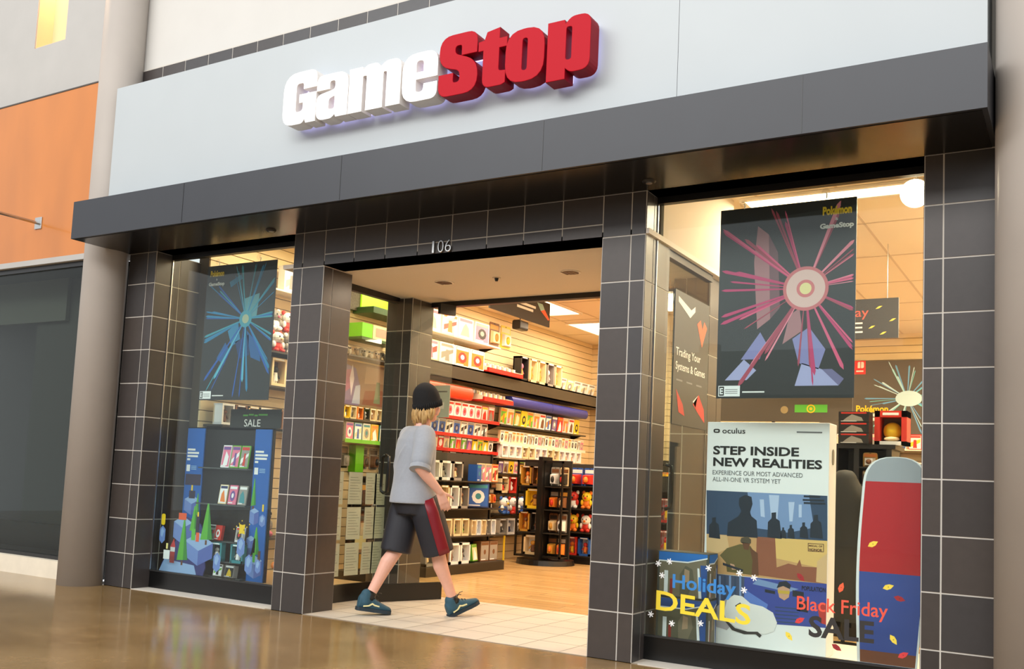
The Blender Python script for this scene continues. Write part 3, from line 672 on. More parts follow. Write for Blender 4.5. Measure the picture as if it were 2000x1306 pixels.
p = F(1580, 1074); fp.text('HONOR', (p[0], yf - .001, p[1] - .004), (1, 0, 0), (0, 0, 1), .082, .017, brn, bold=.04)
# blue action scene, dark city strip
fpoly([(1380, 1118), (1454, 1126), (1452, 1214), (1380, 1202)], slate); fpoly([(1454, 1126), (1616, 1140), (1614, 1226), (1452, 1214)], ultra)
for k in range(7): fpoly([(1384 + 10 * k, 1124), (1388 + 10 * k, 1124), (1388 + 10 * k, 1190 + (k % 3) * 6), (1384 + 10 * k, 1190)], navy if k % 2 else haze_b, 1)
fpoly([(1454, 1150), (1500, 1180), (1490, 1214), (1452, 1212)], mat('art_sky_blue', (96, 130, 210), .5), 1); fpoly([(1480, 1130), (1560, 1150), (1540, 1156), (1470, 1140)], haze_b, 1)
fpoly([(1506, 1196), (1510, 1178), (1526, 1170), (1544, 1170), (1562, 1178), (1566, 1222), (1512, 1216)], ultra, 2); fpoly([(1519, 1150), (1524, 1140), (1536, 1139), (1543, 1146), (1541, 1166), (1532, 1172), (1522, 1166)], skin_ink, 3)
fpoly([(1517, 1148), (1522, 1136), (1536, 1134), (1545, 1142), (1543, 1150), (1530, 1144)], dkn, 4); fpoly([(1519, 1152), (1543, 1154), (1542, 1160), (1520, 1158)], mat('art_goggle', (206, 172, 70), .5), 4)
for q_ in ((1494, 1150, 1514, 1160), (1548, 1152, 1570, 1168), (1556, 1170, 1578, 1196)): fpoly([(q_[0], q_[1]), (q_[2], q_[1] + 4), (q_[2], q_[3]), (q_[0], q_[3] - 4)], dkn, 2)
for k in range(5): fpoly([(1514, 1184 + 7 * k), (1560, 1188 + 7 * k), (1560, 1190 + 7 * k), (1514, 1186 + 7 * k)], navy, 3)
p = F(1566, 1152); fp.text('POPULATION', (p[0], yf - .002, p[1]), (1, 0, 0), (0, 0, 1), .145, .028, dkn, bold=.02)
fpoly([(1596, 1180), (1616, 1178), (1616, 1220), (1602, 1216)], mat('art_red', (190, 60, 56), .5), 2)
# headset picture
hw = mat('art_headset_white', (240, 238, 236), 0.5); hs_ = mat('art_headset_shade', (178, 172, 176), 0.5); hd = mat('art_strap_dark', (58, 56, 58), 0.5)
fpoly([(1388, 1206), (1398, 1186), (1424, 1164), (1440, 1162), (1452, 1172), (1440, 1206), (1420, 1230), (1396, 1222)], hs_, 5)
fpoly([(1414, 1196), (1420, 1172), (1434, 1161), (1450, 1164), (1466, 1178), (1490, 1184), (1510, 1196), (1518, 1216), (1512, 1232), (1496, 1238), (1470, 1236), (1440, 1226), (1420, 1212)], hw, 6)
fpoly([(1416, 1212), (1422, 1213), (1436, 1226), (1460, 1233), (1480, 1233), (1488, 1240), (1484, 1245), (1476, 1238), (1454, 1238), (1430, 1230)], hd, 7)
fpoly([(1436, 1182), (1446, 1176), (1450, 1181), (1440, 1188)], hd, 7)
# lettering
def ftext(t, px0, py0, px1, py1, m, bold=0.0):
    a, b = F(px0, py1), (F(px1, py0)[0], F(px0, py0)[1]); fp.text(t, (a[0], yf - .001, a[1]), (1, 0, 0), (0, 0, 1), b[0] - a[0], b[1] - a[1], m, bold=bold)
ftext('STEP INSIDE', 1393, 870, 1561, 887, ink, .03); ftext('NEW REALITIES', 1393, 892.5, 1606, 909.5, ink, .03)
ftext('EXPERIENCE OUR MOST ADVANCED', 1392, 917.5, 1568, 926, mat('ink_grey', (110, 112, 116), .5)); ftext('ALL-IN-ONE VR SYSTEM YET', 1392, 930.5, 1525, 939, MATS['ink_grey'])
ftext('oculus', 1411, 835.5, 1456, 846, ink, .01)
a = F(1400, 841)
ring = flat_mesh([rr([(-.022, -.013, .013), (.022, -.013, .013), (.022, .013, .013), (-.022, .013, .013)], 5), rr([(-.012, -.005, .005), (.012, -.005, .005), (.012, .005, .005), (-.012, .005, .005)], 4)], 0.001)
fp.mesh(ring, Matrix.Translation((a[0], yf - .001, a[1])) @ Matrix.Rotation(R(90), 4, 'X'), ink)
fpoly([(1556, 842), (1606, 843), (1606, 846), (1556, 845)], MATS['badge_grey'], 1)
fp.build('front_print', tw, world=True)
q = MB(); c = (X1 + .0015, 0.62, 1.36)
pts = rr([(-.028, -.05, .028), (.028, -.05, .028), (.028, .05, .028), (-.028, .05, .028)], 5)
q.prism([(X1, 0.60 + x, 1.345 + z) for x, z in pts], (0.003, 0, 0), mat('grey_badge', (120, 116, 106), .5))
q.build('side_badge', tw, world=True)

# plain cardboard cutout at the end of the window (plain colour blocks only)
cut = thing('cardboard_cutout', 'tall white-edged cardboard cutout with plain red and blue colour blocks', 'cutout', (4.2, 0.42, 0.102))
def slab(pts, y0, y1, m): return MB().prism([(x, y1, z) for x, z in pts][::-1], (0, y0 - y1, 0), m)
edge = rr([(4.03, .102), (4.36, .102), (4.41, .7, .3), (4.41, 1.35, .16), (4.06, 1.35, .16), (4.01, .7, .3)], 7)
slab(edge, 0.42, 0.428, white_board).build('board', cut, world=True)
ins = [((x - 4.205) * .925 + 4.208, (z - .7) * .975 + .712) for x, z in edge]
def clip(pts, z0, z1):
    out = []
    for (xa, za), (xb, zb) in zip(pts, pts[1:] + pts[:1]):
        for lim, keep in ((None, None),): pass
    def half(P, zc, up):
        o = []
        for (xa, za), (xb, zb) in zip(P, P[1:] + P[:1]):
            ia, ib = (za >= zc) == up, (zb >= zc) == up
            if ia: o.append((xa, za))
            if ia != ib: t_ = (zc - za) / (zb - za); o.append((xa + (xb - xa) * t_, zc))
        return o
    return half(half(pts, z0, True), z1, False)
pr = MB()
for z0, z1, m in ((0.0, .20, mat('block_brown', (126, 74, 52), .5)), (.20, .66, mat('block_blue', (58, 82, 160), .5)), (.66, 1.20, mat('block_red', (196, 36, 44), .5)), (1.20, 1.5, mat('block_grey', (168, 172, 180), .5))):
    P = clip(ins, z0, z1)
    if len(P) > 2: pr.poly([(x, 0.4192, z) for x, z in P], m)
pr.build('colour_print', cut, world=True)
st_ = MB().prism([(4.16, .428, .102), (4.16, .58, .102), (4.16, .428, .75)], (.01, 0, 0), white_board); st_.build('easel_strut', cut, world=True)

# stacked game display cubes
def cube_display(loc, label, colA, colB, seed):
    t = thing('display_cube', label, 'display box', loc)
    MB().box((0, 0, 0), (0.35, 0.17, 0.295), mat('cube_charcoal', (70, 72, 66), .5)).build('box', t, bevel=.003)
    rd = random.Random(seed); p = MB()
    for f in range(2):
        def V(u, z, k=0): return (0.01 + u * .33, -0.0006 - .0004 * k, z) if f == 0 else (0.3506 + .0004 * k, 0.005 + u * .16, z)
        def add(pts, m, k): 
            P = [V(u, z, k) for u, z in pts]; p.poly(P, m)
        add([(.02, .01), (.98, .01), (.98, .285), (.02, .285)], colA, 0)
        add([(.0, .235), (.6, .235), (1, .27), (1, .29), (0, .29)], blue_ink if seed == 1 else mat('cube_blue', (36, 80, 150), .5), 1)
        add([(.0, .228), (.6, .228), (1, .262), (1, .27), (.6, .236), (0, .236)], paper, 2)
        add([(.45, .02), (.62, .02), (.74, .12), (.70, .19), (.56, .21), (.44, .15)], colB, 2); add([(.52, .10), (.64, .11), (.64, .18), (.54, .19)], mat('cube_face_tone', (168, 140, 112), .5), 3)
        add([(.12, .02), (.20, .02), (.20, .17), (.12, .17)], paper, 2); add([(.24, .02), (.30, .02), (.30, .12), (.24, .12)], mat('cube_red', (150, 50, 44), .5), 2)
        add([(.84, .01), (.90, .01), (.84, .2), (.80, .2)], paper, 3); add([(.90, .01), (1, .01), (1, .22), (.86, .22)], MATS.get('cube_blue') or blue_ink, 2)
    p.build('cover_print', t)
    return t
olv = mat('cube_olive', (96, 92, 74), .5); sto = mat('cube_stone', (122, 112, 92), .5)
mat('cube_blue', (36, 80, 150), .5)
cube_display((2.79, 0.30, 0.102), 'dark game display cube with blue trim on the window deck, under another cube', olv, sto, 2)
cube_display((2.785, 0.315, 0.398), 'dark game display cube with blue trim, stacked on another cube behind the holiday lettering', sto, olv, 1)

# vinyl lettering and cut-outs stuck on the glass
VY = 0.1835
def vinyl(name, label, t, px0, py0, px1, py1, ht, m, bold=0.0):
    a, b = W(px0, py0, 1, VY), W(px1, py1, 1, VY)
    o = MB().text(t, (a.x, VY, a.z), (b.x - a.x, 0, b.z - a.z), (0, 0, 1), b.x - a.x, ht, m, bold=bold).build(name, loc=(a.x, VY, a.z))
    return tag(o, label, 'window lettering')
sky_v = mat('vinyl_blue', (52, 128, 196), .5); yel_v = mat('vinyl_yellow', (238, 210, 54), .5); red_v = mat('vinyl_coral', (226, 84, 62), .5); blk_v = mat('vinyl_black', (48, 44, 42), .5)
vinyl('window_lettering', 'blue lettering Holiday on the glass over the yellow word', 'Holiday', 1313, 1156, 1437, 1173, 0.115, sky_v, .02)
vinyl('window_lettering', 'yellow lettering DEALS on the glass in front of the game cubes', 'DEALS', 1281, 1190, 1466, 1222, 0.125, yel_v, .02)
vinyl('window_lettering', 'coral lettering Black Friday on the glass by the cutout', 'Black Friday', 1556, 1198, 1734, 1216, 0.105, red_v, .01)
vinyl('window_lettering', 'black lettering SALE on the glass under the coral words', 'SALE', 1579, 1243, 1707, 1257, 0.125, blk_v, .03)
leafc = {'yellow': mat('leaf_yellow', (232, 208, 70), .5), 'dark red': mat('leaf_maroon', (150, 36, 40), .5), 'orange': mat('leaf_orange', (236, 96, 56), .5), 'red': mat('leaf_red', (210, 60, 60), .5)}
for i, (c_, px, py, a, wh) in enumerate((('dark red', 1564, 1127, -45, 'at the corner of the soldier picture'), ('orange', 1643, 1147, 70, 'beside the tower over the deck'), ('yellow', 1735, 1146, 20, 'high on the blue part of the cutout'), ('dark red', 1757, 1169, -15, 'on the blue edge of the cutout'),
        ('red', 1562, 1211, 30, 'over the word SALE'), ('yellow', 1541, 1242, -50, 'low on the white tower'), ('dark red', 1634, 1264, -30, 'under the letter L'), ('yellow', 1745, 1249, -55, 'low on the cutout'), ('red', 1764, 1279, 30, 'at the foot of the cutout'), ('yellow', 1705, 1062, 30, 'on the red part of the cutout'))):
    p = W(px, py, 1, VY); L_ = .032; ca, sa = math.cos(R(a)), math.sin(R(a)); mb = MB()
    pts = [(-L_, 0), (-.4 * L_, .45 * L_), (.3 * L_, .42 * L_), (L_, 0), (.3 * L_, -.42 * L_), (-.4 * L_, -.45 * L_)]
    mb.prism([(p.x + u * ca - v * sa, VY, p.z + u * sa + v * ca) for u, v in pts], (0, -.0006, 0), leafc[c_])
    mb.box((p.x - .002, VY - .0012, p.z - .002), (p.x + .002, VY - .0006, p.z + .002), blk_v)
    tag(mb.build('leaf_sticker', loc=p), '%s leaf sticker on the glass %s' % (c_, wh), 'sticker', 'leaf stickers')
for i, (px, py, wh) in enumerate(((1384, 1109, 'on the tan picture by the lower cube'), (1444, 1119, 'under the soldier picture'), (1473, 1128, 'at the corner of the blue picture'), (1293, 1123, 'over the letter D'), (1308, 1096, 'on top of the upper cube'), (1286, 1100, 'beside the entry pillar edge'), (1368, 1217, 'under the letter A'), (1271, 1199, 'beside the letter D'), (1453, 1152, 'on the blue picture'), (1312, 1217, 'under the letter E'))):
    p = W(px, py, 1, VY); mb = MB()
    for k in range(3):
        a = R(60 * k + 15); d = Vector((math.cos(a), 0, math.sin(a))) * .02; e = Vector((-math.sin(a), 0, math.cos(a))) * .0035
        P = [p - d - e, p + d - e, p + d + e, p - d + e]
        mb.prism([Vector((q_.x, VY - .0002 * k, q_.z)) for q_ in P], (0, -.0006, 0), white_ink)
    tag(mb.build('snowflake_sticker', loc=p), 'small white snowflake sticker on the glass ' + wh, 'sticker', 'snowflake stickers')

# trade-in banner on the glass side of the entry
bn = thing('window_banner', 'dark trade in banner with white writing on the side glass of the entry', 'banner', (2.74, 1.0, 1.55))
MB().box((2.735, 0.60, 1.55), (2.739, 1.30, 2.50), mat('banner_grey', (66, 66, 64), .5)).build('sheet', bn, world=True)
q = MB()
q.text('Trading Your', (2.7395, .64, 2.02), (0, 1, 0), (0, 0, 1), .50, .075, white_ink, bold=.01); q.text('Systems & Games', (2.7395, .64, 1.92), (0, 1, 0), (0, 0, 1), .60, .075, white_ink, bold=.01)
for k in range(3): q.box((2.7395, .66 + .2 * k, 1.86), (2.7400, .78 + .2 * k, 1.872), MATS['badge_grey'])
bo = MATS['leaf_orange']
q.poly([(2.7402, 1.05, 2.32), (2.7402, 1.12, 2.36), (2.7402, 1.16, 2.29), (2.7402, 1.20, 2.36), (2.7402, 1.26, 2.32), (2.7402, 1.16, 2.16)], bo)
q.poly([(2.7402, .66, 2.46), (2.7402, .92, 2.40), (2.7402, 1.0, 2.44), (2.7402, 1.0, 2.40), (2.7402, .90, 2.34), (2.7402, .66, 2.42)], white_ink)
q.poly([(2.7402, 1.0, 1.72), (2.7402, 1.12, 1.80), (2.7402, 1.24, 1.70), (2.7402, 1.26, 1.60), (2.7402, 1.12, 1.66)], MATS['art_red']); q.poly([(2.7402, 1.0, 1.74), (2.7402, 1.10, 1.79), (2.7402, 1.06, 1.70)], white_ink); q.poly([(2.7402, .66, 1.80), (2.7402, .80, 1.70), (2.7402, .84, 1.62), (2.7402, .72, 1.64)], MATS['art_red'])
q.build('print', bn, world=True)

# ------------------------------------------------------------------ holiday display behind the blue poster window
hol = thing('cardboard_display', 'black cardboard display with blue side strips standing behind the glass', 'display stand', (-1.38, 0.42, 0.132))
bx = MB().box((-1.925, 0.42, 0.132), (-0.85, 0.45, 1.46), black_m); bx.box((-1.925, .42, 1.44), (-.85, .80, 1.46), black_m); bx.build('back_board', hol, world=True)
MB().box((-1.42, 0.445, 1.46), (-0.80, 0.452, 1.63), mat('topper_charcoal', (34, 36, 34), .5)).build('topper', hol, world=True)
tp = MB().text('SALE', (-1.24, .444, 1.475), (1, 0, 0), (0, 0, 1), .20, .065, white_ink)
for k, (a, b) in enumerate(((0, .06), (.07, .13), (.14, .18), (.19, .30))): tp.box((-1.26 + a, .4438, 1.568 + .006 * (k % 2)), (-1.26 + b, .4442, 1.582 + .006 * (k % 2)), green_ink)
tp.build('topper_print', hol, world=True)
cobalt = mat('strip_cobalt', (26, 96, 180), .45); ice = [mat('ice_%d' % i, c, .5) for i, c in enumerate([(150, 180, 226), (112, 140, 206), (86, 106, 180), (52, 56, 120)])]; pine = mat('pine_green', (92, 178, 60), .5); pined = mat('pine_shade', (56, 138, 56), .5)
YS = 0.405
def strip_panel(x0, x1, z0, z1):
    s = MB().box((x0, YS, z0), (x1, YS + .012, z1), cobalt); return s
s1 = strip_panel(-1.915, -1.69, 0.5, 1.45); s2 = strip_panel(-1.05, -0.855, .135, 1.45)
s1.build('side_strip', hol, world=True); s2.build('side_strip', hol, world=True)
pr = MB()
def bars(x0, z0, k0=0):
    for k, l_ in enumerate((.10, .15, .14, .04)): pr.box((x0, YS - .001, z0 - .03 * k), (x0 + l_, YS - .0003, z0 + .018 - .03 * k), white_ink)
    pr.box((x0, YS - .001, z0 - .19), (x0 + .045, YS - .0003, z0 - .13), paper)
    for k in range(3): pr.box((x0 + .06, YS - .001, z0 - .145 - .014 * k), (x0 + .13, YS - .0003, z0 - .139 - .014 * k), mat('pale_blue_print', (150, 190, 226), .5))
bars(-1.90, 1.245); bars(-1.035, 1.245)
pr.box((-1.905, YS - .001, .93), (-1.70, YS - .0003, 1.03), mat('strip_dark_panel', (48, 40, 64), .5))
def ice_block(mb, cx_, cz_, w_, h_, y, k=0):
    """printed ice block: pale top, two blue sides"""
    a = w_ / 2; b = w_ * .22
    mb.poly([(cx_ - a, y, cz_), (cx_, y, cz_ - b), (cx_ + a, y, cz_), (cx_, y, cz_ + b)], ice[0])
    mb.poly([(cx_ - a, y, cz_), (cx_ - a, y, cz_ - h_), (cx_, y, cz_ - h_ - b), (cx_, y, cz_ - b)], ice[1])
    mb.poly([(cx_, y, cz_ - b), (cx_, y, cz_ - h_ - b), (cx_ + a, y, cz_ - h_), (cx_ + a, y, cz_)], ice[2])
def gem(mb, cx_, cz_, w_, h_, y):
    a, b = w_ / 2, h_ / 2
    mb.poly([(cx_, y, cz_ + b), (cx_ - a, y, cz_ + b * .6), (cx_ - a, y, cz_ - b * .6), (cx_, y, cz_ - b), (cx_ + a, y, cz_ - b * .6), (cx_ + a, y, cz_ + b * .6)], ice[1])
    mb.poly([(cx_, y - .0003, cz_ + b * .8), (cx_ - a * .6, y - .0003, cz_ + b * .5), (cx_ - a * .6, y - .0003, cz_ - b * .1), (cx_, y - .0003, cz_ - b * .3), (cx_ + a * .6, y - .0003, cz_ + b * .4)], ice[0])
def fir(mb, cx_, cz_, w_, h_, y):
    mb.poly([(cx_ - .012, y, cz_ - .04), (cx_ + .012, y, cz_ - .04), (cx_ + .012, y, cz_), (cx_ - .012, y, cz_)], brn)
    mb.poly([(cx_ - w_ / 2, y, cz_), (cx_ + w_ / 2, y, cz_ + .01), (cx_ + w_ * .06, y, cz_ + h_), (cx_ - w_ * .06, y, cz_ + h_)], pine)
    mb.poly([(cx_ + w_ * .1, y - .0003, cz_ + .006), (cx_ + w_ / 2, y - .0003, cz_ + .01), (cx_ + w_ * .06, y - .0003, cz_ + h_)], pined)
yy = YS - .0012
ice_block(pr, -1.80, .80, .19, .10, yy); ice_block(pr, -1.74, .62, .12, .12, yy - .0004); gem(pr, -1.88, .58, .06, .12, yy); fir(pr, -1.72, .66, .06, .2, yy - .0008)
pr.box((-1.84, yy - .001, .81), (-1.76, yy - .0006, .88), MATS['strip_dark_panel']); pr.box((-1.815, yy - .0014, .88), (-1.795, yy - .001, .93), yellow_ink)
fir(pr, -1.02, .78, .06, .24, yy); ice_block(pr, -1.0, .74, .11, .10, yy - .0004); gem(pr, -.90, .66, .07, .11, yy); pr.box((-.91, yy, .74), (-.89, yy - .0004, .80), yellow_ink); ice_block(pr, -1.02, .50, .11, .14, yy); fir(pr, -.96, .36, .10, .24, yy); ice_block(pr, -.96, .32, .18, .12, yy - .0005)
for k, (u, m) in enumerate(((-.06, MATS['leaf_orange']), (-.01, green_ink), (.05, brn))): pr.box((-.96 + u - .015, yy - .0012, .30), (-.96 + u + .015, yy - .0008, .36 + .02 * k), m)
pr.build('strip_print', hol, world=True)
# product shelves on the black display
for k, z in enumerate((1.10, .78, .46, .285, .15)):
    MB().box((-1.68, .345, z - .012), (-1.06, .42, z), mat('clear_shelf', (70, 74, 74), .2)).build('shelf', hol, world=True)
# front ice landscape, a printed cardboard rail standing along the glass
rail = thing('cardboard_rail', 'printed cardboard rail of ice blocks and fir trees along the display foot', 'display rail', (-1.5, 0.275, .132))
yq = .275
base = rr([(-2.01, .135), (-1.45, .135), (-1.42, .22), (-1.5, .60, .06), (-1.75, .66, .05), (-1.83, .40, .05), (-1.99, .22, .05)], 4)
MB().prism([(x, yq + .01, z) for x, z in base][::-1], (0, -.01, 0), ice[3]).build('board', rail, world=True)
pr = MB(); yy = yq - .0006
ice_block(pr, -1.74, .60, .24, .14, yy); ice_block(pr, -1.52, .44, .36, .13, yy - .0005)
fir(pr, -1.60, .53, .10, .22, yy - .001); fir(pr, -1.43, .46, .15, .32, yy - .0012)
pr.poly([(-2.02, yy - .001, .14), (-1.52, yy - .001, .14), (-1.56, yy - .001, .23), (-1.95, yy - .001, .26)], ice[0]); fir(pr, -1.72, .26, .14, .36, yy - .0015)
pr.box((-1.88, yy - .002, .23), (-1.82, yy - .0015, .33), MATS['art_red']); pr.box((-1.88, yy - .002, .33), (-1.82, yy - .0015, .37), white_ink); pr.poly([(-1.885, yy - .002, .37), (-1.815, yy - .002, .37), (-1.84, yy - .002, .45)], MATS['leaf_red'])
pr.box((-1.80, yy - .002, .62), (-1.70, yy - .0015, .68), MATS['leaf_orange']); pr.box((-1.56, yy - .002, .44), (-1.52, yy - .0015, .52), MATS['leaf_orange']); pr.box((-1.62, yy - .002, .45), (-1.57, yy - .0015, .55), green_ink); pr.box((-1.57, yy - .0024, .52), (-1.53, yy - .002, .66), MATS['strip_dark_panel']); pr.box((-1.56, yy - .0024, .66), (-1.54, yy - .002, .70), yellow_ink)
pr.build('print', rail, world=True)
# clings on the glass
def cling(px, py, kind, label):
    p = W(px, py, 1, .2); mb = MB(); y = .2005
    if kind == 'gem_gold': gem(mb, p.x, p.z - .06, .075, .16, y); mb.prism([(p.x + u, y, p.z + .075 + v) for u, v in rr([(-.025, -.05, .02), (.025, -.05, .02), (.025, .05, .02), (-.025, .05, .02)])], (0, .0008, 0), yellow_ink)
    elif kind == 'gem': gem(mb, p.x, p.z, .085, .17, y)
    elif kind == 'small': gem(mb, p.x, p.z, .06, .12, y)
    elif kind == 'candle': mb.box((p.x - .04, y, p.z - .05), (p.x + .04, y + .0008, p.z + .03), paper); mb.box((p.x - .012, y, p.z + .04), (p.x + .012, y + .0008, p.z + .09), mat('flame_yellow', (240, 226, 150), .5))
    elif kind == 'star':
        gem(mb, p.x, p.z - .12, .09, .17, y); mb.prism([(p.x + (.05 if i % 2 else .03) * math.cos(i * .785), y, p.z + .03 + (.06 if i % 2 else .035) * math.sin(i * .785)) for i in range(8)], (0, .0008, 0), yellow_ink)
        for k in range(7): mb.box((p.x - .10 + .03 * k, y, p.z + .02 + .025 * (k % 4)), (p.x - .09 + .03 * k, y + .0008, p.z + .03 + .025 * (k % 4)), yellow_ink)
    tag(mb.build('window_cling', loc=(p.x, y, p.z)), label, 'window cling', 'holiday clings on the glass')
cling(318, 1030, 'gem_gold', 'blue ice gem cling with a gold cap, beside the tiled pillar'); cling(325, 1080, 'candle', 'white box cling with a small flame over the pale ice floe')
cling(472, 1040, 'star', 'gold starburst cling over an ice gem, in front of the display shelves'); cling(423, 1098, 'gem', 'blue ice gem cling beside the blue ice block of the rail')
cling(485, 1102, 'gem', 'blue ice gem cling beside the pale blue strip foot'); cling(503, 1106, 'small', 'smaller blue ice gem cling on the blue strip, by another gem')

# ------------------------------------------------------------------ sheets of paper taped inside the entry glass
doc = mat('document_paper', (214, 206, 190), .7); doc_ink = mat('document_ink', (160, 154, 142), .7)
pp = [(.60, .835), (.80, .835), (1.03, .835), (1.16, .83), (.60, .53), (.80, .53), (1.04, .53), (1.17, .53), (.60, .22), (.80, .22), (1.03, .22), (1.16, .22)]
rw = ['upper', 'middle', 'lower']
for i, (y, z) in enumerate(pp):
    mb = MB(); wd = .185 if i % 4 in (1,) else .15 if i % 4 != 0 else .13
    sk = rp.uniform(-.008, .012)
    mb.prism([(-.296, y + sk, z), (-.296, y + wd + sk, z), (-.296, y + wd, z + .28), (-.296, y, z + .28)], (-.001, 0, 0), doc)
    for k in range(9): mb.box((-.2958, y + .02, z + .04 + .024 * k), (-.2954, y + wd - .02 - (k % 3) * .02, z + .045 + .024 * k), doc_ink)
    tag(mb.build('document_sheet', loc=(-.296, y, z)), 'white document inside the entry glass, %s sheet of the %s row from the pillar' % (nth(i % 4), rw[i // 4]), 'document', 'printed sheets on the entry glass')
tag(MB().box((-.298, .93, .44), (-.297, 1.08, .56), mat('cream_card', (222, 196, 140), .6)).build('note_card', loc=(-.297, .93, .44)), 'small cream card taped between the printed sheets on the entry glass', 'card')

# ------------------------------------------------------------------ merchandise
HUES = {'red': (206, 52, 40), 'white': (236, 230, 220), 'green': (104, 178, 52), 'blue': (44, 92, 176), 'yellow': (244, 206, 40), 'orange': (236, 130, 46), 'black': (34, 32, 32), 'purple': (112, 80, 150),
        'pink': (226, 120, 150), 'teal': (60, 140, 150), 'grey': (150, 146, 140), 'brown': (116, 76, 48), 'cream': (236, 214, 170), 'navy': (38, 50, 100), 'gold': (206, 152, 60)}
def hue(n): return mat('print_' + n, HUES[n], 0.42)
# every product faces +X, stands on z = 0, its width runs along Y from 0
def art_face(mb, y0, y1, z0, z1, x, c, rd):
    """cover print: title band, picture shape, foot band"""
    a, b, d = hue(c[1]), hue(c[2]), hue(c[3]); w_, h_ = y1 - y0, z1 - z0
    P = lambda u, v, k=0: (x + .0006 * (k + 1), y0 + u * w_, z0 + v * h_)
    mb.poly([P(.05, .05), P(.95, .05), P(.95, .95), P(.05, .95)], a)
    mb.poly([P(.08, .80, 1), P(.92, .80, 1), P(.92, .93, 1), P(.08, .93, 1)], b)
    k = rd.randrange(3); j = lambda q: q + rd.uniform(-.08, .08)
    if k == 0: mb.poly([P(j(.2), .10, 1), P(j(.8), .10, 1), P(j(.72), j(.5), 1), P(j(.5), .74, 1), P(j(.28), j(.5), 1)], d)
    elif k == 1:
        mb.poly([P(.5 + .3 * math.cos(t), .44 + .28 * math.sin(t), 1) for t in [i * .6283 for i in range(10)]], d); mb.poly([P(.5 + .14 * math.cos(t), .46 + .13 * math.sin(t), 2) for t in [i * .6283 for i in range(10)]], b)
    else: mb.poly([P(.1, j(.2), 1), P(.9, j(.5), 1), P(.9, j(.72), 1), P(.1, j(.45), 1)], d); mb.poly([P(.35, .1, 2), P(.65, .1, 2), P(.6, .66, 2), P(.4, .66, 2)], b)
    mb.poly([P(.08, .06, 2), P(.6, .06, 2), P(.6, .11, 2), P(.08, .11, 2)], hue('white'))
def mk_case(c, sz, rd):
    mb = MB(); w_, d, h_ = sz; mb.box((0, 0, 0), (d, w_, h_), hue(c[0])); art_face(mb, 0, w_, 0, h_, d, c, rd); return mb
def mk_window(c, sz, rd):
    """window box: card frame, clear front with a toy figure inside"""
    mb = MB(); w_, d, h_ = sz; f = hue(c[0]); t = .12 * w_
    mb.box((0, 0, 0), (d * .15, w_, h_), hue(c[1])).box((0, 0, 0), (d, t, h_), f).box((0, w_ - t, 0), (d, w_, h_), f).box((0, 0, h_ - t), (d, w_, h_), f).box((0, 0, 0), (d, w_, t * 1.3), f)
    cy, m1, m2 = w_ / 2, hue(c[2]), hue(c[3])
    mb.ball((d * .55, cy, h_ * .60), (d * .25, w_ * .17, h_ * .13), m1, 10, 6); mb.cyl((d * .55, cy, h_ * .2), (d * .55, cy, h_ * .5), w_ * .15, m2, w_ * .10, n=10)
    for s in (-1, 1): mb.cyl((d * .55, cy + s * w_ * .12, h_ * .46), (d * .6, cy + s * w_ * .26, h_ * .30), w_ * .045, m1, n=6); mb.cyl((d * .55, cy + s * w_ * .07, h_ * .11), (d * .55, cy + s * w_ * .06, h_ * .22), w_ * .06, m2, n=6)
    mb.poly([(d + .0004, w_ * .2, h_ - t * .85), (d + .0004, w_ * .8, h_ - t * .85), (d + .0004, w_ * .8, h_ - t * .25), (d + .0004, w_ * .2, h_ - t * .25)], hue('white'))
    return mb
def mk_blister(c, sz, rd):
    """carded pack: printed card with a clear-topped raised tray"""
    mb = MB(); w_, d, h_ = sz
    mb.prism([(0, y, z) for y, z in rr([(0, 0, .01), (w_, 0, .01), (w_, h_, .02), (0, h_, .02)], 3)], (.004, 0, 0), hue(c[0]))
    mb.poly([(.0046, w_ * .08, h_ * .70), (.0046, w_ * .92, h_ * .70), (.0046, w_ * .92, h_ * .9), (.0046, w_ * .08, h_ * .9)], hue(c[1])); mb.poly([(.005, w_ * .44, h_ * .93), (.005, w_ * .56, h_ * .93), (.005, w_ * .56, h_ * .97), (.005, w_ * .44, h_ * .97)], hue('black'))
    a, b = w_ * .14, w_ * .86
    base = [(.004, a, h_ * .08), (.004, b, h_ * .08), (.004, b, h_ * .64), (.004, a, h_ * .64)]; top = [(d, a + .01, h_ * .11), (d, b - .01, h_ * .11), (d, b - .01, h_ * .58), (d, a + .01, h_ * .58)]
    mb.add(base + top, [(4, 5, 6, 7), (0, 1, 5, 4), (1, 2, 6, 5), (2, 3, 7, 6), (3, 0, 4, 7)], hue(c[2]))
    mb.ball((d, w_ * .5, h_ * .34), (d * .4, w_ * .2, h_ * .18), hue(c[3]), 9, 6)
    return mb
def mk_plush(c, sz, rd):
    """seated soft toy: body, head, ears, arms and feet"""
    mb = MB(); w_, d, h_ = sz; a, b, e = hue(c[0]), hue(c[1]), hue(c[2]); cy = w_ / 2; cx_ = d / 2
    mb.ball((cx_, cy, h_ * .27), (d * .4, w_ * .36, h_ * .27), a); mb.ball((cx_ + d * .1, cy, h_ * .68), (d * .42, w_ * .40, h_ * .27), b)
    for s in (-1, 1):
        mb.ball((cx_, cy + s * w_ * .30, h_ * .90), (d * .14, w_ * .14, h_ * .12), a, 8, 6); mb.ball((cx_ + d * .2, cy + s * w_ * .36, h_ * .36), (d * .16, w_ * .13, h_ * .16), b, 8, 6)
        mb.ball((cx_ + d * .32, cy + s * w_ * .24, h_ * .10), (d * .2, w_ * .17, h_ * .10), a, 8, 6); mb.ball((cx_ + d * .46, cy + s * w_ * .15, h_ * .72), (d * .06, w_ * .05, h_ * .05), hue('black'), 6, 5)
    mb.ball((cx_ + d * .5, cy, h_ * .62), (d * .1, w_ * .11, h_ * .07), e, 8, 5)
    return mb
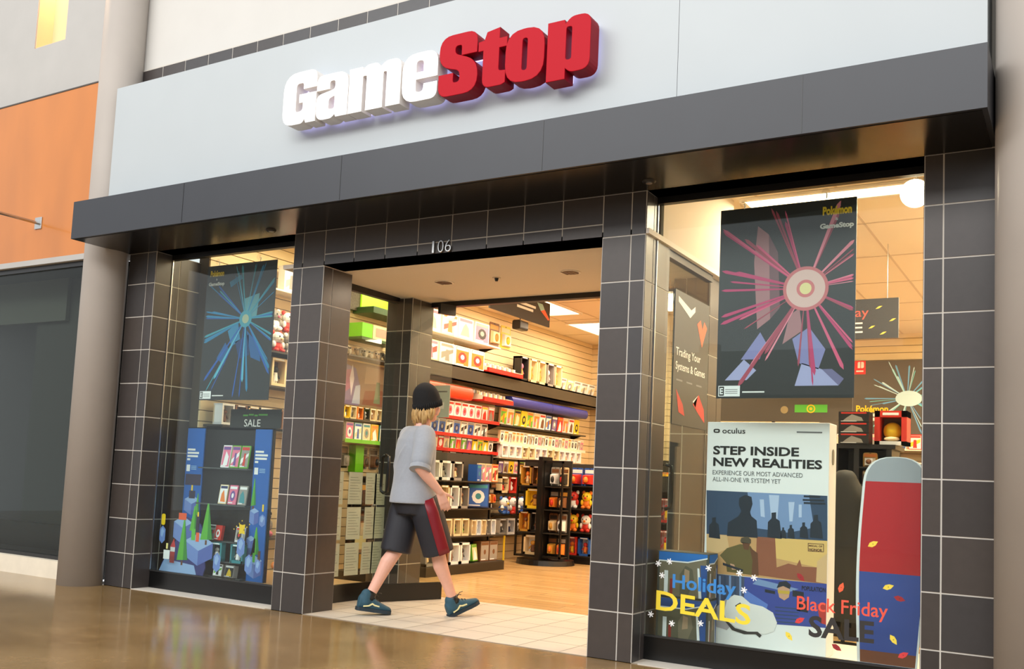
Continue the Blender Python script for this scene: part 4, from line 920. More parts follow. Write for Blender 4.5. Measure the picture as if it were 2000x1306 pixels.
MAKE = {'game_case': (mk_case, 'game case', 'game case', (.135, .016, .19)), 'window_box': (mk_window, 'window box', 'toy box', (.17, .12, .22)), 'blister_pack': (mk_blister, 'carded pack', 'blister pack', (.14, .05, .22)),
        'plush_toy': (mk_plush, 'plush toy', 'plush toy', (.17, .16, .24)), 'product_box': (mk_case, 'printed box', 'product box', (.24, .09, .20))}
PROTO = {}
rs_ = random.Random(21)
def product(kind, cols, loc, label, group, sz=None, rz=0.0, tilt=0.0):
    fn, word, cat, dsz = MAKE[kind]; sz = sz or dsz; key = (kind, tuple(cols), tuple(round(q, 3) for q in sz))
    if key not in PROTO:
        o = fn(list(cols), sz, random.Random(str(key))).build(kind, loc=None)
        PROTO[key] = o.data
    else:
        o = bpy.data.objects.new(kind, PROTO[key]); COL.objects.link(o)
    o.location = loc; o.rotation_euler = (0, -tilt, rz)
    return tag(o, label, cat, group)
PAL = [('white', 'red', 'white', 'orange'), ('white', 'cream', 'pink', 'grey'), ('red', 'white', 'red', 'yellow'), ('white', 'blue', 'white', 'navy'), ('yellow', 'yellow', 'black', 'white'), ('cream', 'orange', 'white', 'brown'), ('black', 'green', 'white', 'grey'),
       ('red', 'red', 'white', 'white'), ('blue', 'navy', 'white', 'teal'), ('white', 'teal', 'black', 'cream'), ('orange', 'gold', 'brown', 'white'), ('cream', 'white', 'grey', 'black'), ('grey', 'purple', 'white', 'pink'), ('white', 'green', 'yellow', 'brown'), ('navy', 'blue', 'white', 'orange')]
DARK = [('black', 'brown', 'gold', 'orange'), ('brown', 'black', 'cream', 'gold'), ('black', 'grey', 'orange', 'red'), ('grey', 'brown', 'white', 'black'), ('black', 'gold', 'brown', 'cream'), ('cream', 'brown', 'black', 'red'), ('black', 'teal', 'white', 'grey')]
def row(kind, x, y0, y1, z, where, group, pal=PAL, sz=None, gap=.012, tilt=0.0, start=0, scatter=0.0, rz=0.0, axis='y', fill=1.0, jz=0.0):
    """a row of products from y0 to y1 (or along X for axis 'x'), each its own object"""
    w_ = (sz or MAKE[kind][3])[0]; n = int((y1 - y0 + gap) / (w_ + gap)); i = 0
    for k in range(n):
        if rs_.random() > fill: continue
        c = pal[(start + k * 7 + rs_.randrange(3)) % len(pal)]
        p = y0 + k * (w_ + gap) + rs_.uniform(-.3, .3) * gap
        loc = (x + rs_.uniform(-scatter, scatter), p, z + rs_.uniform(-jz, jz)) if axis == 'y' else (p, x + rs_.uniform(-scatter, scatter), z + rs_.uniform(-jz, jz))
        product(kind, c, loc, '%s-%s %s, %s from %s' % (c[0], c[1] if c[1] != c[0] else c[2], MAKE[kind][1], nth(i), where), group, sz, rz if axis == 'y' else -math.pi / 2, tilt)
        i += 1
def wall_shelf(y0, y1, z, d, label, m, lip=None, name='wall_shelf', x=XW):
    t = thing(name, label, 'shelf', (x, y0, z))
    MB().box((0, 0, -.018), (d, y1 - y0, 0), m).build('board', t)
    if lip: MB().box((d, 0, -.03), (d + .004, y1 - y0, .012), lip).build('price_strip', t)
    for q in (.05, y1 - y0 - .07): MB().prism([(0, q, -.018), (d * .8, q, -.018), (0, q, -.09)], (0, .006, 0), black_m).build('bracket', t)
dark_sh = mat('shelf_dark', (44, 40, 36), .45); red_m = mat('fixture_red', (196, 34, 26), .4); white_sh = mat('shelf_white', (232, 222, 204), .45)

# black valance with its ledge, coloured headers
va = thing('valance_ledge', 'long black valance ledge running along the slatted side wall', 'valance', (XW, 3.5, 2.33))
MB().box((0, 0, 0), (.30, 5.15, .018), dark_sh).box((.28, 0, 0), (.30, 5.15, .19), mat('valance_face', (60, 54, 44), .35)).box((0, 0, .17), (.30, 5.15, .19), dark_sh).build('casing', va)
for y0, y1, z, h_, m, nm in ((3.5, 4.70, 2.105, .17, mat('header_red', (226, 66, 32), .4), 'red'), (5.70, 8.05, 2.13, .14, mat('header_blue', (46, 52, 140), .35), 'blue')):
    t = thing('shelf_header', 'long glossy %s header strip under the black valance' % nm, 'header', (XW, y0, z))
    P = rr([(0, 0), (.27, 0, .03), (.30, h_ * .5, .08), (.27, h_, .03), (0, h_)], 4)
    for k in range(2):
        a = (y1 - y0) / 2 * k
        MB().prism([(px_, a + .004, pz_) for px_, pz_ in P], (0, (y1 - y0) / 2 - .008, 0), m).build('panel', t)
# racks of small white cases
def card_rack(y0, y1, z, label):
    t = thing('card_rack', label, 'rack', (XW + .10, y0, z))
    b = MB().prism([(0, 0, 0), (.22, 0, 0), (.24, 0, .045), (0, 0, .10)], (0, .01, 0), white_sh).prism([(0, y1 - y0, 0), (.22, y1 - y0, 0), (.24, y1 - y0, .045), (0, y1 - y0, .10)], (0, -.01, 0), white_sh)
    b.box((.22, 0, -.02), (.25, y1 - y0, .035), red_m).box((0, 0, -.02), (.22, y1 - y0, 0), red_m); b.build('tray', t)
    k = int((y1 - y0 - .04) / .042)
    for r_ in range(2):
        for i in range(k): MB().box((.04 + .09 * r_, .02 + i * .042, .002), (.055 + .09 * r_, .054 + i * .042, .13 - .03 * r_), [hue('white'), hue('cream'), hue('grey')][(i * 5 + r_) % 3]).build('card', t)
card_rack(4.95, 5.85, 2.545, 'red tray of small pale cards on top of the black valance')
card_rack(4.88, 5.62, 2.15, 'red tray of small pale cards between the red and blue headers')
# upper shelves near the entry
wall_shelf(3.5, 5.30, 2.885, .30, 'high white shelf of boxed consoles on the slatted wall', white_sh)
row('product_box', XW + .19, 3.55, 5.15, 2.886, 'the entry on the high white shelf', 'boxed consoles on the high shelves', [('white', 'white', 'orange', 'red'), ('white', 'pink', 'grey', 'black'), ('white', 'white', 'pink', 'cream'), ('white', 'cream', 'orange', 'orange')], (.34, .10, .26), .03)
row('product_box', XW + .19, 3.55, 4.95, 2.522, 'the entry on the black valance', 'boxed consoles on the valance', [('white', 'orange', 'white', 'red'), ('white', 'white', 'grey', 'grey'), ('white', 'pink', 'white', 'red'), ('cream', 'white', 'pink', 'red')], (.32, .10, .25), .03, start=2)
row('window_box', XW + .14, 5.92, 7.2, 2.522, 'the small card tray on the black valance', 'tall boxes on the valance', [('black', 'purple', 'pink', 'gold'), ('grey', 'pink', 'white', 'grey'), ('white', 'blue', 'cream', 'white'), ('black', 'grey', 'cream', 'grey'), ('cream', 'white', 'gold', 'gold')], (.22, .13, .34), .035)
row('product_box', XW + .12, 7.25, 8.5, 2.522, 'the tall boxes at the far end of the valance', 'pale items at the valance end', [('white', 'white', 'grey', 'cream'), ('cream', 'cream', 'white', 'grey')], (.22, .03, .2), .03, tilt=R(-12))
row('blister_pack', XW + .002, 5.45, 6.1, 2.97, 'the entry, hanging above the card tray', 'hanging packs high on the wall', [('brown', 'gold', 'cream', 'orange'), ('yellow', 'cream', 'white', 'yellow')], (.26, .05, .32), .04)
t = thing('track_speaker', 'small black speaker hanging from the ceiling by the slatted wall', 'speaker', (-1.55, 5.7, ZC))
MB().cyl((0, 0, -.12), (0, 0, 0), .008, black_m, n=8).build('stem', t); MB().rbox((-.06, -.11, -.24), (.07, .11, -.11), black_m, .03, 3, 1).build('cabinet', t)

# left side wall: merchandise rows beneath the headers
def wall_rows(y0, y1, tagw, rows):
    for j, (z, kind, pal, sz, m, lip, gap, st) in enumerate(rows):
        nm = ['top', 'second', 'third', 'fourth', 'fifth', 'sixth', 'seventh'][j]
        wall_shelf(y0, y1, z, .24, '%s shelf of the %s on the slatted wall' % (nm, tagw), m, lip)
        row(kind, XW + .17, y0 + .03, y1 - .02, z + .001, 'the entry on the %s shelf of the %s' % (nm, tagw), '%s shelf of the %s' % (nm, tagw), pal, sz, gap, tilt=R(-4) if kind == 'game_case' else 0, start=st, fill=.96)
RW = [('white', 'red', 'white', 'grey'), ('white', 'white', 'red', 'pink'), ('red', 'white', 'yellow', 'red'), ('white', 'blue', 'grey', 'navy'), ('white', 'grey', 'black', 'white'), ('cream', 'white', 'grey', 'black'), ('red', 'yellow', 'orange', 'white')]
GW = [('white', 'teal', 'black', 'white'), ('white', 'orange', 'cream', 'pink'), ('red', 'red', 'orange', 'white'), ('cream', 'green', 'orange', 'yellow'), ('black', 'purple', 'white', 'grey'), ('yellow', 'yellow', 'yellow', 'black'), ('navy', 'white', 'blue', 'orange'), ('green', 'gold', 'black', 'cream'), ('white', 'white', 'red', 'brown')]
CR = [('cream', 'white', 'grey', 'black'), ('white', 'cream', 'orange', 'grey'), ('cream', 'grey', 'white', 'brown'), ('white', 'pink', 'cream', 'grey')]
wall_rows(3.4, 5.45, 'red section', [(1.875, 'game_case', RW, (.15, .03, .20), red_m, red_m, .012, 0), (1.655, 'game_case', RW, (.15, .03, .185), red_m, red_m, .012, 3), (1.465, 'game_case', PAL, (.12, .03, .165), red_m, red_m, .01, 2), (1.26, 'game_case', DARK + GW, (.13, .04, .17), dark_sh, None, .02, 5), (1.0, 'window_box', DARK, (.2, .1, .21), dark_sh, None, .02, 1), (.72, 'product_box', DARK + CR, (.22, .08, .22), dark_sh, None, .02, 4)])
wall_rows(5.5, 8.1, 'blue section', [(1.87, 'game_case', GW, (.17, .03, .23), dark_sh, None, .014, 1), (1.62, 'game_case', CR, (.10, .04, .17), white_sh, white_sh, .006, 0), (1.42, 'window_box', CR + PAL[:3], (.17, .09, .17), white_sh, None, .015, 2), (1.20, 'game_case', GW + CR, (.13, .03, .17), dark_sh, None, .012, 4), (.93, 'window_box', DARK + PAL[4:8], (.2, .1, .22), dark_sh, None, .02, 3), (.64, 'plush_toy', [('red', 'white', 'pink'), ('white', 'cream', 'brown'), ('blue', 'white', 'yellow'), ('brown', 'cream', 'black')], (.2, .16, .24), dark_sh, None, .03, 0), (.36, 'window_box', DARK + PAL[:4], (.2, .1, .22), dark_sh, None, .02, 2)])

# side wall seen through the entry side glass
def PXW(px, py): p = W(px, py, 0, XW); return p.y, p.z
gs = thing('lime_display', 'glowing lime green display board high on the wall behind the entry glass', 'display board', (XW, 2.58, 2.93))
lime = mat('lime_lightbox', (168, 226, 20), .4, emit=0.9); dgreen = mat('dark_green', (52, 86, 40), .5)
MB().box((0, .05, .04), (.08, .74, .27), lime).build('lightbox', gs); MB().box((0, 0, -.03), (.3, .78, .04), dgreen).build('soffit', gs); MB().box((0, -.14, .0), (.06, .05, .24), mat('speckled_board', (96, 90, 76), .6, noise=.5, nscale=60)).build('end_panel', gs)
g2 = thing('wall_console_box', 'lime and cream wall box under the lime display board', 'display box', (XW, 2.50, 2.62))
MB().box((0, .0, 0), (.22, .18, .16), mat('lime_print', (112, 206, 30), .4)).build('end_block', g2); MB().box((0, .19, .0), (.22, .62, .16), hue('cream')).build('case', g2); MB().box((.2205, .24, .03), (.222, .56, .13), mat('blush_print', (206, 150, 136), .5)).build('picture', g2); MB().box((0, -.02, -.03), (.24, .66, 0), dgreen).build('shelf', g2)
wall_shelf(2.3, 3.4, 2.40, .22, 'shelf of controllers behind the entry glass', dark_sh)
ctl = [mat('controller_%s' % n, c, .4) for n, c in (('silver', (190, 180, 160)), ('bronze', (130, 104, 76)), ('smoke', (96, 90, 80)))]
for i in range(8):
    t = thing('game_controller', 'controller standing on the wall shelf, %s of the row behind the entry glass' % nth(i), 'controller', (XW + .10, 2.40 + i * .125, 2.40), R(0), 'controllers on the wall shelf')
    m = ctl[i % 3]; b = MB().ball((0, 0, .085), (.028, .05, .03), m, 12, 8)
    for s in (-1, 1): b.tube([(0, s * .035, .085), (.005, s * .048, .05), (.01, s * .05, .012)], [.024, .021, .012], m, 8)
    b.build('body', t, smooth=True); b = MB()
    for s in (-1, 1): b.cyl((.024, s * .022, .08), (.045, s * .022, .082), .009, black_m, n=8)
    b.build('thumbstick', t)
pp_ = thing('wall_poster', 'purple and brown game poster on the wall behind the entry glass', 'poster', (XW + .005, 2.42, 1.87))
q = MB().box((0, 0, 0), (.006, .90, .49), mat('poster_umber', (122, 96, 78), .5))
for pts, c_ in (([(0, 0), (.34, 0), (.36, .2), (.26, .42), (.1, .45), (0, .4)], (104, 92, 132)), ([(.04, .1), (.2, .2), (.18, .4), (.06, .38)], (140, 84, 120)), ([(.22, .02), (.36, .02), (.35, .24), (.27, .22)], (150, 160, 186)), ([(.4, .02), (.88, .02), (.88, .22), (.44, .18)], (112, 66, 48)), ([(.42, .26), (.9, .30), (.9, .46), (.44, .46)], (146, 124, 104)), ([(.16, .3), (.2, .46), (.24, .3), (.2, .1)], (196, 190, 206)), ([(.6, .05), (.72, .05), (.70, .3), (.64, .3)], (92, 108, 84))):
    q.poly([(.0066 + .0003 * len(q.v) / 8, y, z) for y, z in pts], mat('poster_tone_%d_%d_%d' % c_, c_, .5))
q.build('sheet', pp_)
wall_shelf(2.3, 3.4, 1.70, .22, 'shelf of small figures behind the entry glass', dark_sh)
row('window_box', XW + .10, 2.34, 3.36, 1.701, 'the pillar on the figure shelf behind the entry glass', 'small figures behind the entry glass', PAL[3:12], (.10, .07, .14), .012)
wall_shelf(2.3, 3.4, 1.465, .24, 'shelf of upright cases behind the entry glass', mat('shelf_olive', (120, 130, 60), .5), mat('strip_lime', (110, 190, 40), .5))
row('game_case', XW + .18, 2.34, 3.36, 1.466, 'the pillar on the case shelf behind the entry glass', 'upright cases behind the entry glass', [('white', 'cream', 'teal', 'grey'), ('yellow', 'gold', 'orange', 'white'), ('grey', 'pink', 'purple', 'white'), ('cream', 'orange', 'red', 'white'), ('teal', 'white', 'blue', 'cream')], (.125, .03, .195), .02)
for ya, yb, nm in ((2.30, 2.64, 'nearer the shop front'), (2.83, 3.36, 'past the green divider')): row('blister_pack', XW + .002, ya, yb, 1.16, 'the pillar among dark packs ' + nm, 'dark hanging packs behind the entry glass', [('black', 'green', 'grey', 'brown'), ('grey', 'black', 'brown', 'black'), ('black', 'brown', 'grey', 'grey')], (.15, .06, .24), .03)
tag(MB().box((XW, 2.66, 1.12), (XW + .10, 2.80, 1.42), mat('lime_print', (112, 206, 30), .4)).build('lime_divider', loc=(XW, 2.66, 1.12)), 'bright green divider board between the dark hanging packs', 'divider')

# wall behind the blue poster window
wall_shelf(.62, 1.95, 2.90, .22, 'high shelf over the blue poster window', white_sh); row('product_box', XW + .10, 1.30, 1.95, 2.901, 'the column on the high shelf behind the poster', 'boxes on the high window shelf', [('brown', 'brown', 'gold', 'cream'), ('white', 'white', 'grey', 'cream')], (.2, .09, .26), .02)
wall_shelf(.62, 1.95, 2.27, .26, 'shelf of red and white plush toys behind the blue poster', dark_sh)
PR = [('white', 'cream', 'brown'), ('grey', 'white', 'black'), ('red', 'white', 'cream'), ('white', 'grey', 'pink')]
row('plush_toy', XW + .06, 1.2, 1.95, 2.271, 'the column on the plush shelf behind the poster', 'plush toys behind the blue poster', PR, (.17, .16, .22), .01)
row('plush_toy', XW + .02, 1.2, 1.95, 2.50, 'the column in the upper layer behind the poster', 'plush toys in the upper layer', PR, (.17, .14, .22), .01, start=2)
wall_shelf(.62, 1.95, 1.93, .24, 'shelf of pale boxes low behind the blue poster', dark_sh)
row('window_box', XW + .08, 1.2, 1.95, 1.931, 'the column on the shelf of pale boxes', 'pale window boxes behind the blue poster', [('cream', 'brown', 'black', 'white'), ('yellow', 'cream', 'brown', 'cream'), ('white', 'gold', 'grey', 'brown')], (.2, .12, .28), .015)
wall_shelf(.56, 1.95, 1.50, .26, 'shelf of boxes over the black cardboard display', dark_sh)
row('window_box', XW + .08, .60, 1.9, 1.501, 'the column over the black cardboard display', 'window boxes over the cardboard display', [('cream', 'gold', 'brown', 'orange'), ('white', 'cream', 'brown', 'brown'), ('brown', 'cream', 'gold', 'cream')], (.15, .12, .20), .012)
wall_shelf(.9, 1.95, .44, .30, 'low shelf of a plush dog beside the cardboard display', dark_sh)
product('plush_toy', ('white', 'white', 'black'), (XW + .12, 1.42, .441), 'white plush dog with a black nose beside the blue strip', None, (.22, .2, .34))
product('plush_toy', ('pink', 'grey', 'black'), (XW + .05, 1.16, .441), 'pink and grey plush toy behind the white plush dog', None, (.2, .18, .32))
pe = thing('plush_elf', 'red and orange plush figure in a green cap on the window deck', 'plush toy', (-.72, .55, .132))
MB().ball((0, 0, .10), (.11, .10, .10), hue('red')).build('body', pe, smooth=True); MB().ball((0, -.01, .25), (.085, .08, .08), hue('orange')).build('head', pe, smooth=True); MB().ball((.0, 0, .33), (.10, .085, .07), mat('felt_green', (58, 128, 44), .8)).build('cap', pe, smooth=True); MB().ball((.03, -.07, .255), (.05, .035, .035), hue('cream')).ball((.05, -.095, .26), (.015, .012, .014), black_m).build('muzzle', pe, smooth=True)
a_ = MB()
for s in (-1, 1): a_.ball((s * .10, -.03, .15), (.035, .05, .035), hue('orange'))
a_.build('arms', pe, smooth=True)
# cases on the black cardboard display
for k, (z, xs, pal, sz) in enumerate(((1.10, (-1.40, -1.285, -1.17), [('white', 'pink', 'purple', 'white'), ('green', 'pink', 'purple', 'white'), ('green', 'grey', 'red', 'white')], (.105, .012, .20)), (.78, (-1.40, -1.28, -1.16), [('cream', 'white', 'navy', 'orange'), ('pink', 'pink', 'white', 'purple'), ('grey', 'grey', 'white', 'teal')], (.10, .012, .17)), (.46, (-1.48, -1.40, -1.14), [('white', 'grey', 'black', 'red'), ('red', 'red', 'red', 'white'), ('white', 'grey', 'red', 'black')], (.085, .03, .13)), (.15, (-1.36, -1.22), [('grey', 'white', 'black', 'green'), ('grey', 'black', 'white', 'yellow')], (.11, .05, .105)))):
    for i, x in enumerate(xs):
        product('game_case', pal[i], (x, .36, z + .002), '%s and %s game case, %s on the %s shelf of the black display' % (pal[i][0], pal[i][2], nth(i), nth(k)), 'cases on the black display', sz, -math.pi / 2, R(8))
for i, x in enumerate((-1.42, -1.16)):
    product('window_box', ('teal', 'black', 'grey', 'white'), (x, .36, .286), 'dark teal boxed figure under the third shelf, %s from the column' % nth(i), 'boxed figures on the black display', (.15, .05, .16), -math.pi / 2)

# floor gondola of carded figures by the door
def gondola(loc, ln, dp, ht, label, rz=0.0):
    t = thing('display_rack', label, 'display rack', loc, rz)
    MB().box((0, 0, 0), (dp, ln, .10), black_m).build('base', t)
    MB().box((dp * .40, 0, .10), (dp * .46, ln, ht), mat('rack_back', (58, 52, 44), .6)).build('back_panel', t)
    for y in (0, ln - .03): MB().box((dp * .36, y, .1), (dp * .5, y + .03, ht + .02), black_m).build('post', t)
    for z in (.10, .42, .74, 1.06): MB().box((dp * .46, 0, z), (dp, ln, z + .014), dark_sh).build('shelf', t)
    return t
gondola((-1.46, 3.0, 0), 1.65, .46, 1.40, 'black floor rack of boxes and carded figures inside the entry, by the slatted wall')
GX = -1.17
pale = [('cream', 'grey', 'black', 'green'), ('grey', 'black', 'brown', 'cream'), ('brown', 'grey', 'cream', 'green'), ('white', 'cream', 'grey', 'brown'), ('cream', 'brown', 'grey', 'black'), ('white', 'grey', 'black', 'grey')]
for k, z in enumerate((.115, .435, .755, 1.075)):
    row('window_box', GX, 3.03, 3.95, z, 'the entry, %s shelf up of the black floor rack' % nth(k), 'pale window boxes on the floor rack', pale, [(.20, .14, .24), (.15, .12, .2), (.18, .14, .26), (.21, .12, .22)][k], .03, start=k)
product('product_box', ('navy', 'blue', 'teal', 'white'), (GX - .04, 4.06, .756), 'big blue box leaning on the black floor rack', None, (.26, .09, .29), R(-52), R(6))
product('product_box', ('blue', 'blue', 'teal', 'blue'), (GX, 4.0, 1.076), 'plain blue book box on the top shelf of the black floor rack', None, (.09, .13, .20))
row('game_case', GX + .05, 4.11, 4.60, 1.075, 'the blue book on the black floor rack', 'books on the floor rack', [('cream', 'pink', 'grey', 'white'), ('orange', 'cream', 'red', 'brown'), ('cream', 'white', 'red', 'grey')], (.14, .03, .22), .012)
row('blister_pack', GX - .01, 4.40, 4.62, .80, 'the big blue box on the black floor rack', 'small packs on the floor rack', DARK, (.10, .05, .2), .012)
row('window_box', GX, 3.98, 4.62, .435, 'the pale boxes, second shelf of the black rack', 'small figures on the floor rack', [('cream', 'brown', 'white', 'cream'), ('grey', 'brown', 'cream', 'white'), ('white', 'teal', 'blue', 'white')], (.10, .1, .18), .012)
product('product_box', ('green', 'cream', 'green', 'white'), (GX + .02, 4.0, .115), 'green box tilted on the foot of the black floor rack', None, (.15, .10, .2), R(10), R(8))
row('product_box', GX - .02, 4.2, 4.62, .115, 'the green box on the black floor rack', 'brown grid boxes on the floor rack', [('brown', 'grey', 'brown', 'grey'), ('black', 'brown', 'grey', 'cream')], (.19, .12, .24), .02)
tag(MB().box((-1.03, 4.653, .1), (-1.005, 4.657, .42), yellow_ink).build('price_edge', loc=(-1.03, 4.653, .1)), 'yellow edge strip on the end of the black floor rack', 'strip')

gondola((-1.50, 2.02, 0), .92, .46, 1.08, 'dark rack behind the taped sheets of the entry glass')
for k, z in enumerate((.115, .435, .755)): row('blister_pack', -1.20, 2.06, 2.92, z, 'the pillar, %s shelf up of the rack behind the sheets' % nth(k), 'dark packs behind the sheets', DARK, (.15, .06, .26), .03, start=k)

# spinning rack
sx, sy = -1.08, 5.86
t = thing('spinner_rack', 'black spinning floor rack of boxed figures in the middle of the store', 'display rack', (sx, sy, 0))
MB().cyl((0, 0, 0), (0, 0, .07), .40, black_m, r1=.385, n=36).build('base', t); MB().cyl((0, 0, .07), (0, 0, 1.42), .035, black_m, n=16).build('pole', t)
fr_ = MB()
for a, b in ((-.36, -.02), (.05, .34)):
    for z in (.10, 1.36): fr_.box((a, -.24, z), (b, -.21, z + .03), black_m)
    for x in (a, b - .02): fr_.box((x, -.24, .10), (x + .02, -.21, 1.39), black_m)
fr_.build('wire_frame', t); MB().box((-.37, -.02, .09), (.36, .0, 1.40), mat('spinner_board', (40, 36, 32), .6)).build('back_panel', t); MB().box((.0, -.30, .07), (.06, -.02, 1.44), black_m).build('upright_fin', t)
for k, z in enumerate((.12, .43, .74, 1.05)): MB().box((-.36, -.23, z - .012), (.34, -.02, z), dark_sh).build('shelf', t)
SP = [(('cream', 'white', 'gold', 'brown'), ('brown', 'red', 'gold', 'orange')), (('black', 'grey', 'brown', 'red'), ('gold', 'orange', 'brown', 'gold')), (('yellow', 'yellow', 'brown', 'gold'), ('grey', 'brown', 'orange', 'gold')), (('brown', 'gold', 'orange', 'gold'), ('gold', 'brown', 'orange', 'cream'))]
for k, z in enumerate((.121, .431, .741, 1.051)):
    for j in ((0, 1) if k % 2 else (0,)):
        c = SP[k][1 - j] if k % 2 else SP[k][0]; product('window_box', c, (sx - .34 + .175 * j + (0 if k % 2 else .09), sy - .055, z), '%s boxed figure, %s shelf up of the spinning rack, %s its fin' % (c[0], nth(k), 'away from' if k % 2 and j == 0 else 'against'), 'boxed figures on the spinner', (.16, .12, .26) if k % 2 else (.24, .12, .265), -math.pi / 2)
    c = DARK[k]; 
    for j in (0, 1): product('blister_pack', DARK[(k + 2 * j) % 7], (sx + .07 + .14 * j, sy - .06, z + .01), '%s carded pack, %s shelf up of the spinning rack, %s past its fin' % (DARK[(k + 2 * j) % 7][0], nth(k), nth(j)), 'carded packs on the spinner', (.13, .08, .25), -math.pi / 2)
# plush and packs beside the spinner
pk_ = gondola((-2.0, 6.0, 0), .9, .46, 1.38, 'low black rack of bright toys behind the spinning rack', 0)
pk_.location = (-1.48, 6.75, 0); pk_.rotation_euler = (0, 0, -math.pi / 2)
for k, z in enumerate((.115, .435, .755, 1.075)):
    row(['window_box', 'plush_toy', 'plush_toy', 'blister_pack'][k], 6.46, -1.44, -.62, z, 'the slatted wall, %s shelf up of the low rack' % nth(k), 'bright toys on the low rack', [('red', 'white', 'orange', 'yellow'), ('white', 'red', 'black', 'red'), ('blue', 'white', 'red', 'orange'), ('orange', 'yellow', 'red', 'white')], (.18, .13, .25), .02, axis='x', start=k)
# far rack of orange packs
gondola((-.75, 7.95, 0), 1.5, .46, 1.50, 'far black rack of orange and brown packs beyond the spinning rack', -math.pi / 2)
OR = [('orange', 'yellow', 'gold', 'white'), ('cream', 'gold', 'orange', 'brown'), ('grey', 'white', 'orange', 'cream'), ('brown', 'orange', 'gold', 'yellow'), ('gold', 'cream', 'brown', 'orange'), ('black', 'gold', 'brown', 'red')]
for k, z in enumerate((.115, .435, .755, 1.075)):
    row('blister_pack' if k % 2 else 'window_box', 7.66, -.72, .72, z, 'the slatted wall, %s shelf up of the far rack' % nth(k), 'packs on the far rack', OR, (.16, .10, .25), .02, axis='x', start=k)

# hanging ceiling signs
def hang_sign(name, label, x0, x1, y, z0, z1):
    t = thing(name, label, 'hanging sign', ((x0 + x1) / 2, y, z0))
    MB().box((x0, y, z0), (x1, y + .02, z1), mat('sign_charcoal', (46, 42, 38), .5)).build('board', t, world=True)
    for x in (x0 + .1, x1 - .1): MB().cyl((x, y + .01, z1), (x, y + .01, ZC), .003, chrome_m, n=6).build('wire', t, world=True)
    return t
s_ = hang_sign('hanging_sign', 'black hanging sale sign showing day in orange, partly behind the pink poster', 2.74, 3.75, 3.5, 2.555, 2.925)
q = MB().text('Black Friday', (2.82, 3.499, 2.735), (1, 0, 0), (0, 0, 1), .67, .11, red_v); q.text('SALE', (2.98, 3.499, 2.61), (1, 0, 0), (0, 0, 1), .46, .10, white_ink, bold=.01)
for x, z in ((3.58, 2.84), (3.52, 2.66), (3.70, 2.72), (3.62, 2.60)): q.poly([(x - .03, 3.498, z - .012), (x, 3.498, z - .008), (x + .03, 3.498, z + .014), (x, 3.498, z + .012)], leafc['yellow'])
q.build('print', s_, world=True)
hx = -.60
def HS(px, py): p = W(px, py, 0, hx); return p.y, p.z
(ya, za), (yb, zb) = HS(957, 600), HS(1073, 640); zb = (za + zb) / 2
s_ = thing('hanging_sign', 'black hanging sign with an orange corner near the ceiling over the entry', 'hanging sign', (hx, (ya + yb) / 2, zb))
MB().box((hx - .02, ya, zb), (hx, yb, zb + .30), MATS['sign_charcoal']).build('board', s_, world=True)
for y in (ya + .1, yb - .1): MB().cyl((hx - .01, y, zb + .30), (hx - .01, y, ZC), .003, chrome_m, n=6).build('wire', s_, world=True)
q = MB(); L_ = yb - ya
for k in range(2): q.box((hx, yb - .62 * L_ + .06 * k, zb + .17 - .05 * k), (hx + .001, yb - .26 * L_ - .06 * k, zb + .20 - .05 * k), white_ink)
q.poly([(hx + .001, yb - .17 * L_, zb + .17), (hx + .001, yb - .10 * L_, zb + .20), (hx + .001, yb - .01, zb + .10), (hx + .001, yb - .04, zb + .08)], MATS['leaf_orange'])
q.poly([(hx + .001, yb - .24 * L_, zb + .26), (hx + .001, yb - .14 * L_, zb + .26), (hx + .001, yb - .10 * L_, zb + .20), (hx + .001, yb - .17 * L_, zb + .17)], mat('pale_teal', (150, 190, 190), .5)); q.build('print', s_, world=True)

# merchandise seen through the poster window
by = 8.66
bp_ = thing('wall_poster', 'wide dark poster of a pale blue burst on the far slatted wall', 'poster', (2.75, by, 1.98))
def B(px, py, k=0): p = W(px, py, 1, by); return (p.x, by - .0006 * k, p.z)
q = MB(); a, b = B(1600, 848), B(1810, 702)
umb = mat('poster_taupe', (92, 84, 76), .5)
q.box((a[0], by, a[2]), (b[0] + .25, by + .012, b[2]), umb)
rays(q, (B(1772, 778)[0], B(1772, 778)[2]), by - .002, (a[0], a[2]), (b[0] + .25, b[2]), [mat('burst_pale', (196, 226, 240), .5), mat('burst_sky', (110, 170, 220), .5), mat('burst_aqua', (120, 206, 214), .5)], 40, .05, .62, 4)
disc(q, (B(1775, 778)[0], B(1775, 778)[2]), by - .004, .11, MATS['burst_pale'], sx=1.6)
q.build('sheet', bp_, world=True)
q = MB(); a, b = B(1668, 731), B(1691, 704); rdm = mat('logo_red', (226, 52, 44), .5); yk = by - .002
q.box((a[0], yk, a[2]), (b[0], by, b[2]), rdm)
wx = a[0] + .05; q.prism([(wx + x, yk - .001, a[2] + .09 + z) for x, z in rr([(0, 0), (.035, 0), (.035, .09), (0, .09, .02)][::1], 3)], (0, .001, 0), white_ink); q.prism([(wx + .045 + x, yk - .001, a[2] + .09 + z) for x, z in rr([(0, 0), (.04, 0, .02), (.04, .09, .02), (0, .09)], 3)], (0, .001, 0), white_ink); q.box((a[0] + .03, yk - .001, a[2] + .035), (b[0] - .03, yk, a[2] + .055), white_ink)
a = B(1672, 805); b = B(1735, 790); q.text('Pokémon', (a[0], yk, a[2]), (1, 0, 0), (0, 0, 1), b[0] - a[0], .10, yellow_ink, bold=.03)
for k in range(2): q.box((a[0] + .12 - .04 * k, yk, a[2] - .06 - .06 * k), (b[0] - .12 + .06 * k, by, a[2] - .015 - .06 * k), white_ink)
q.build('logo_print', bp_, world=True)
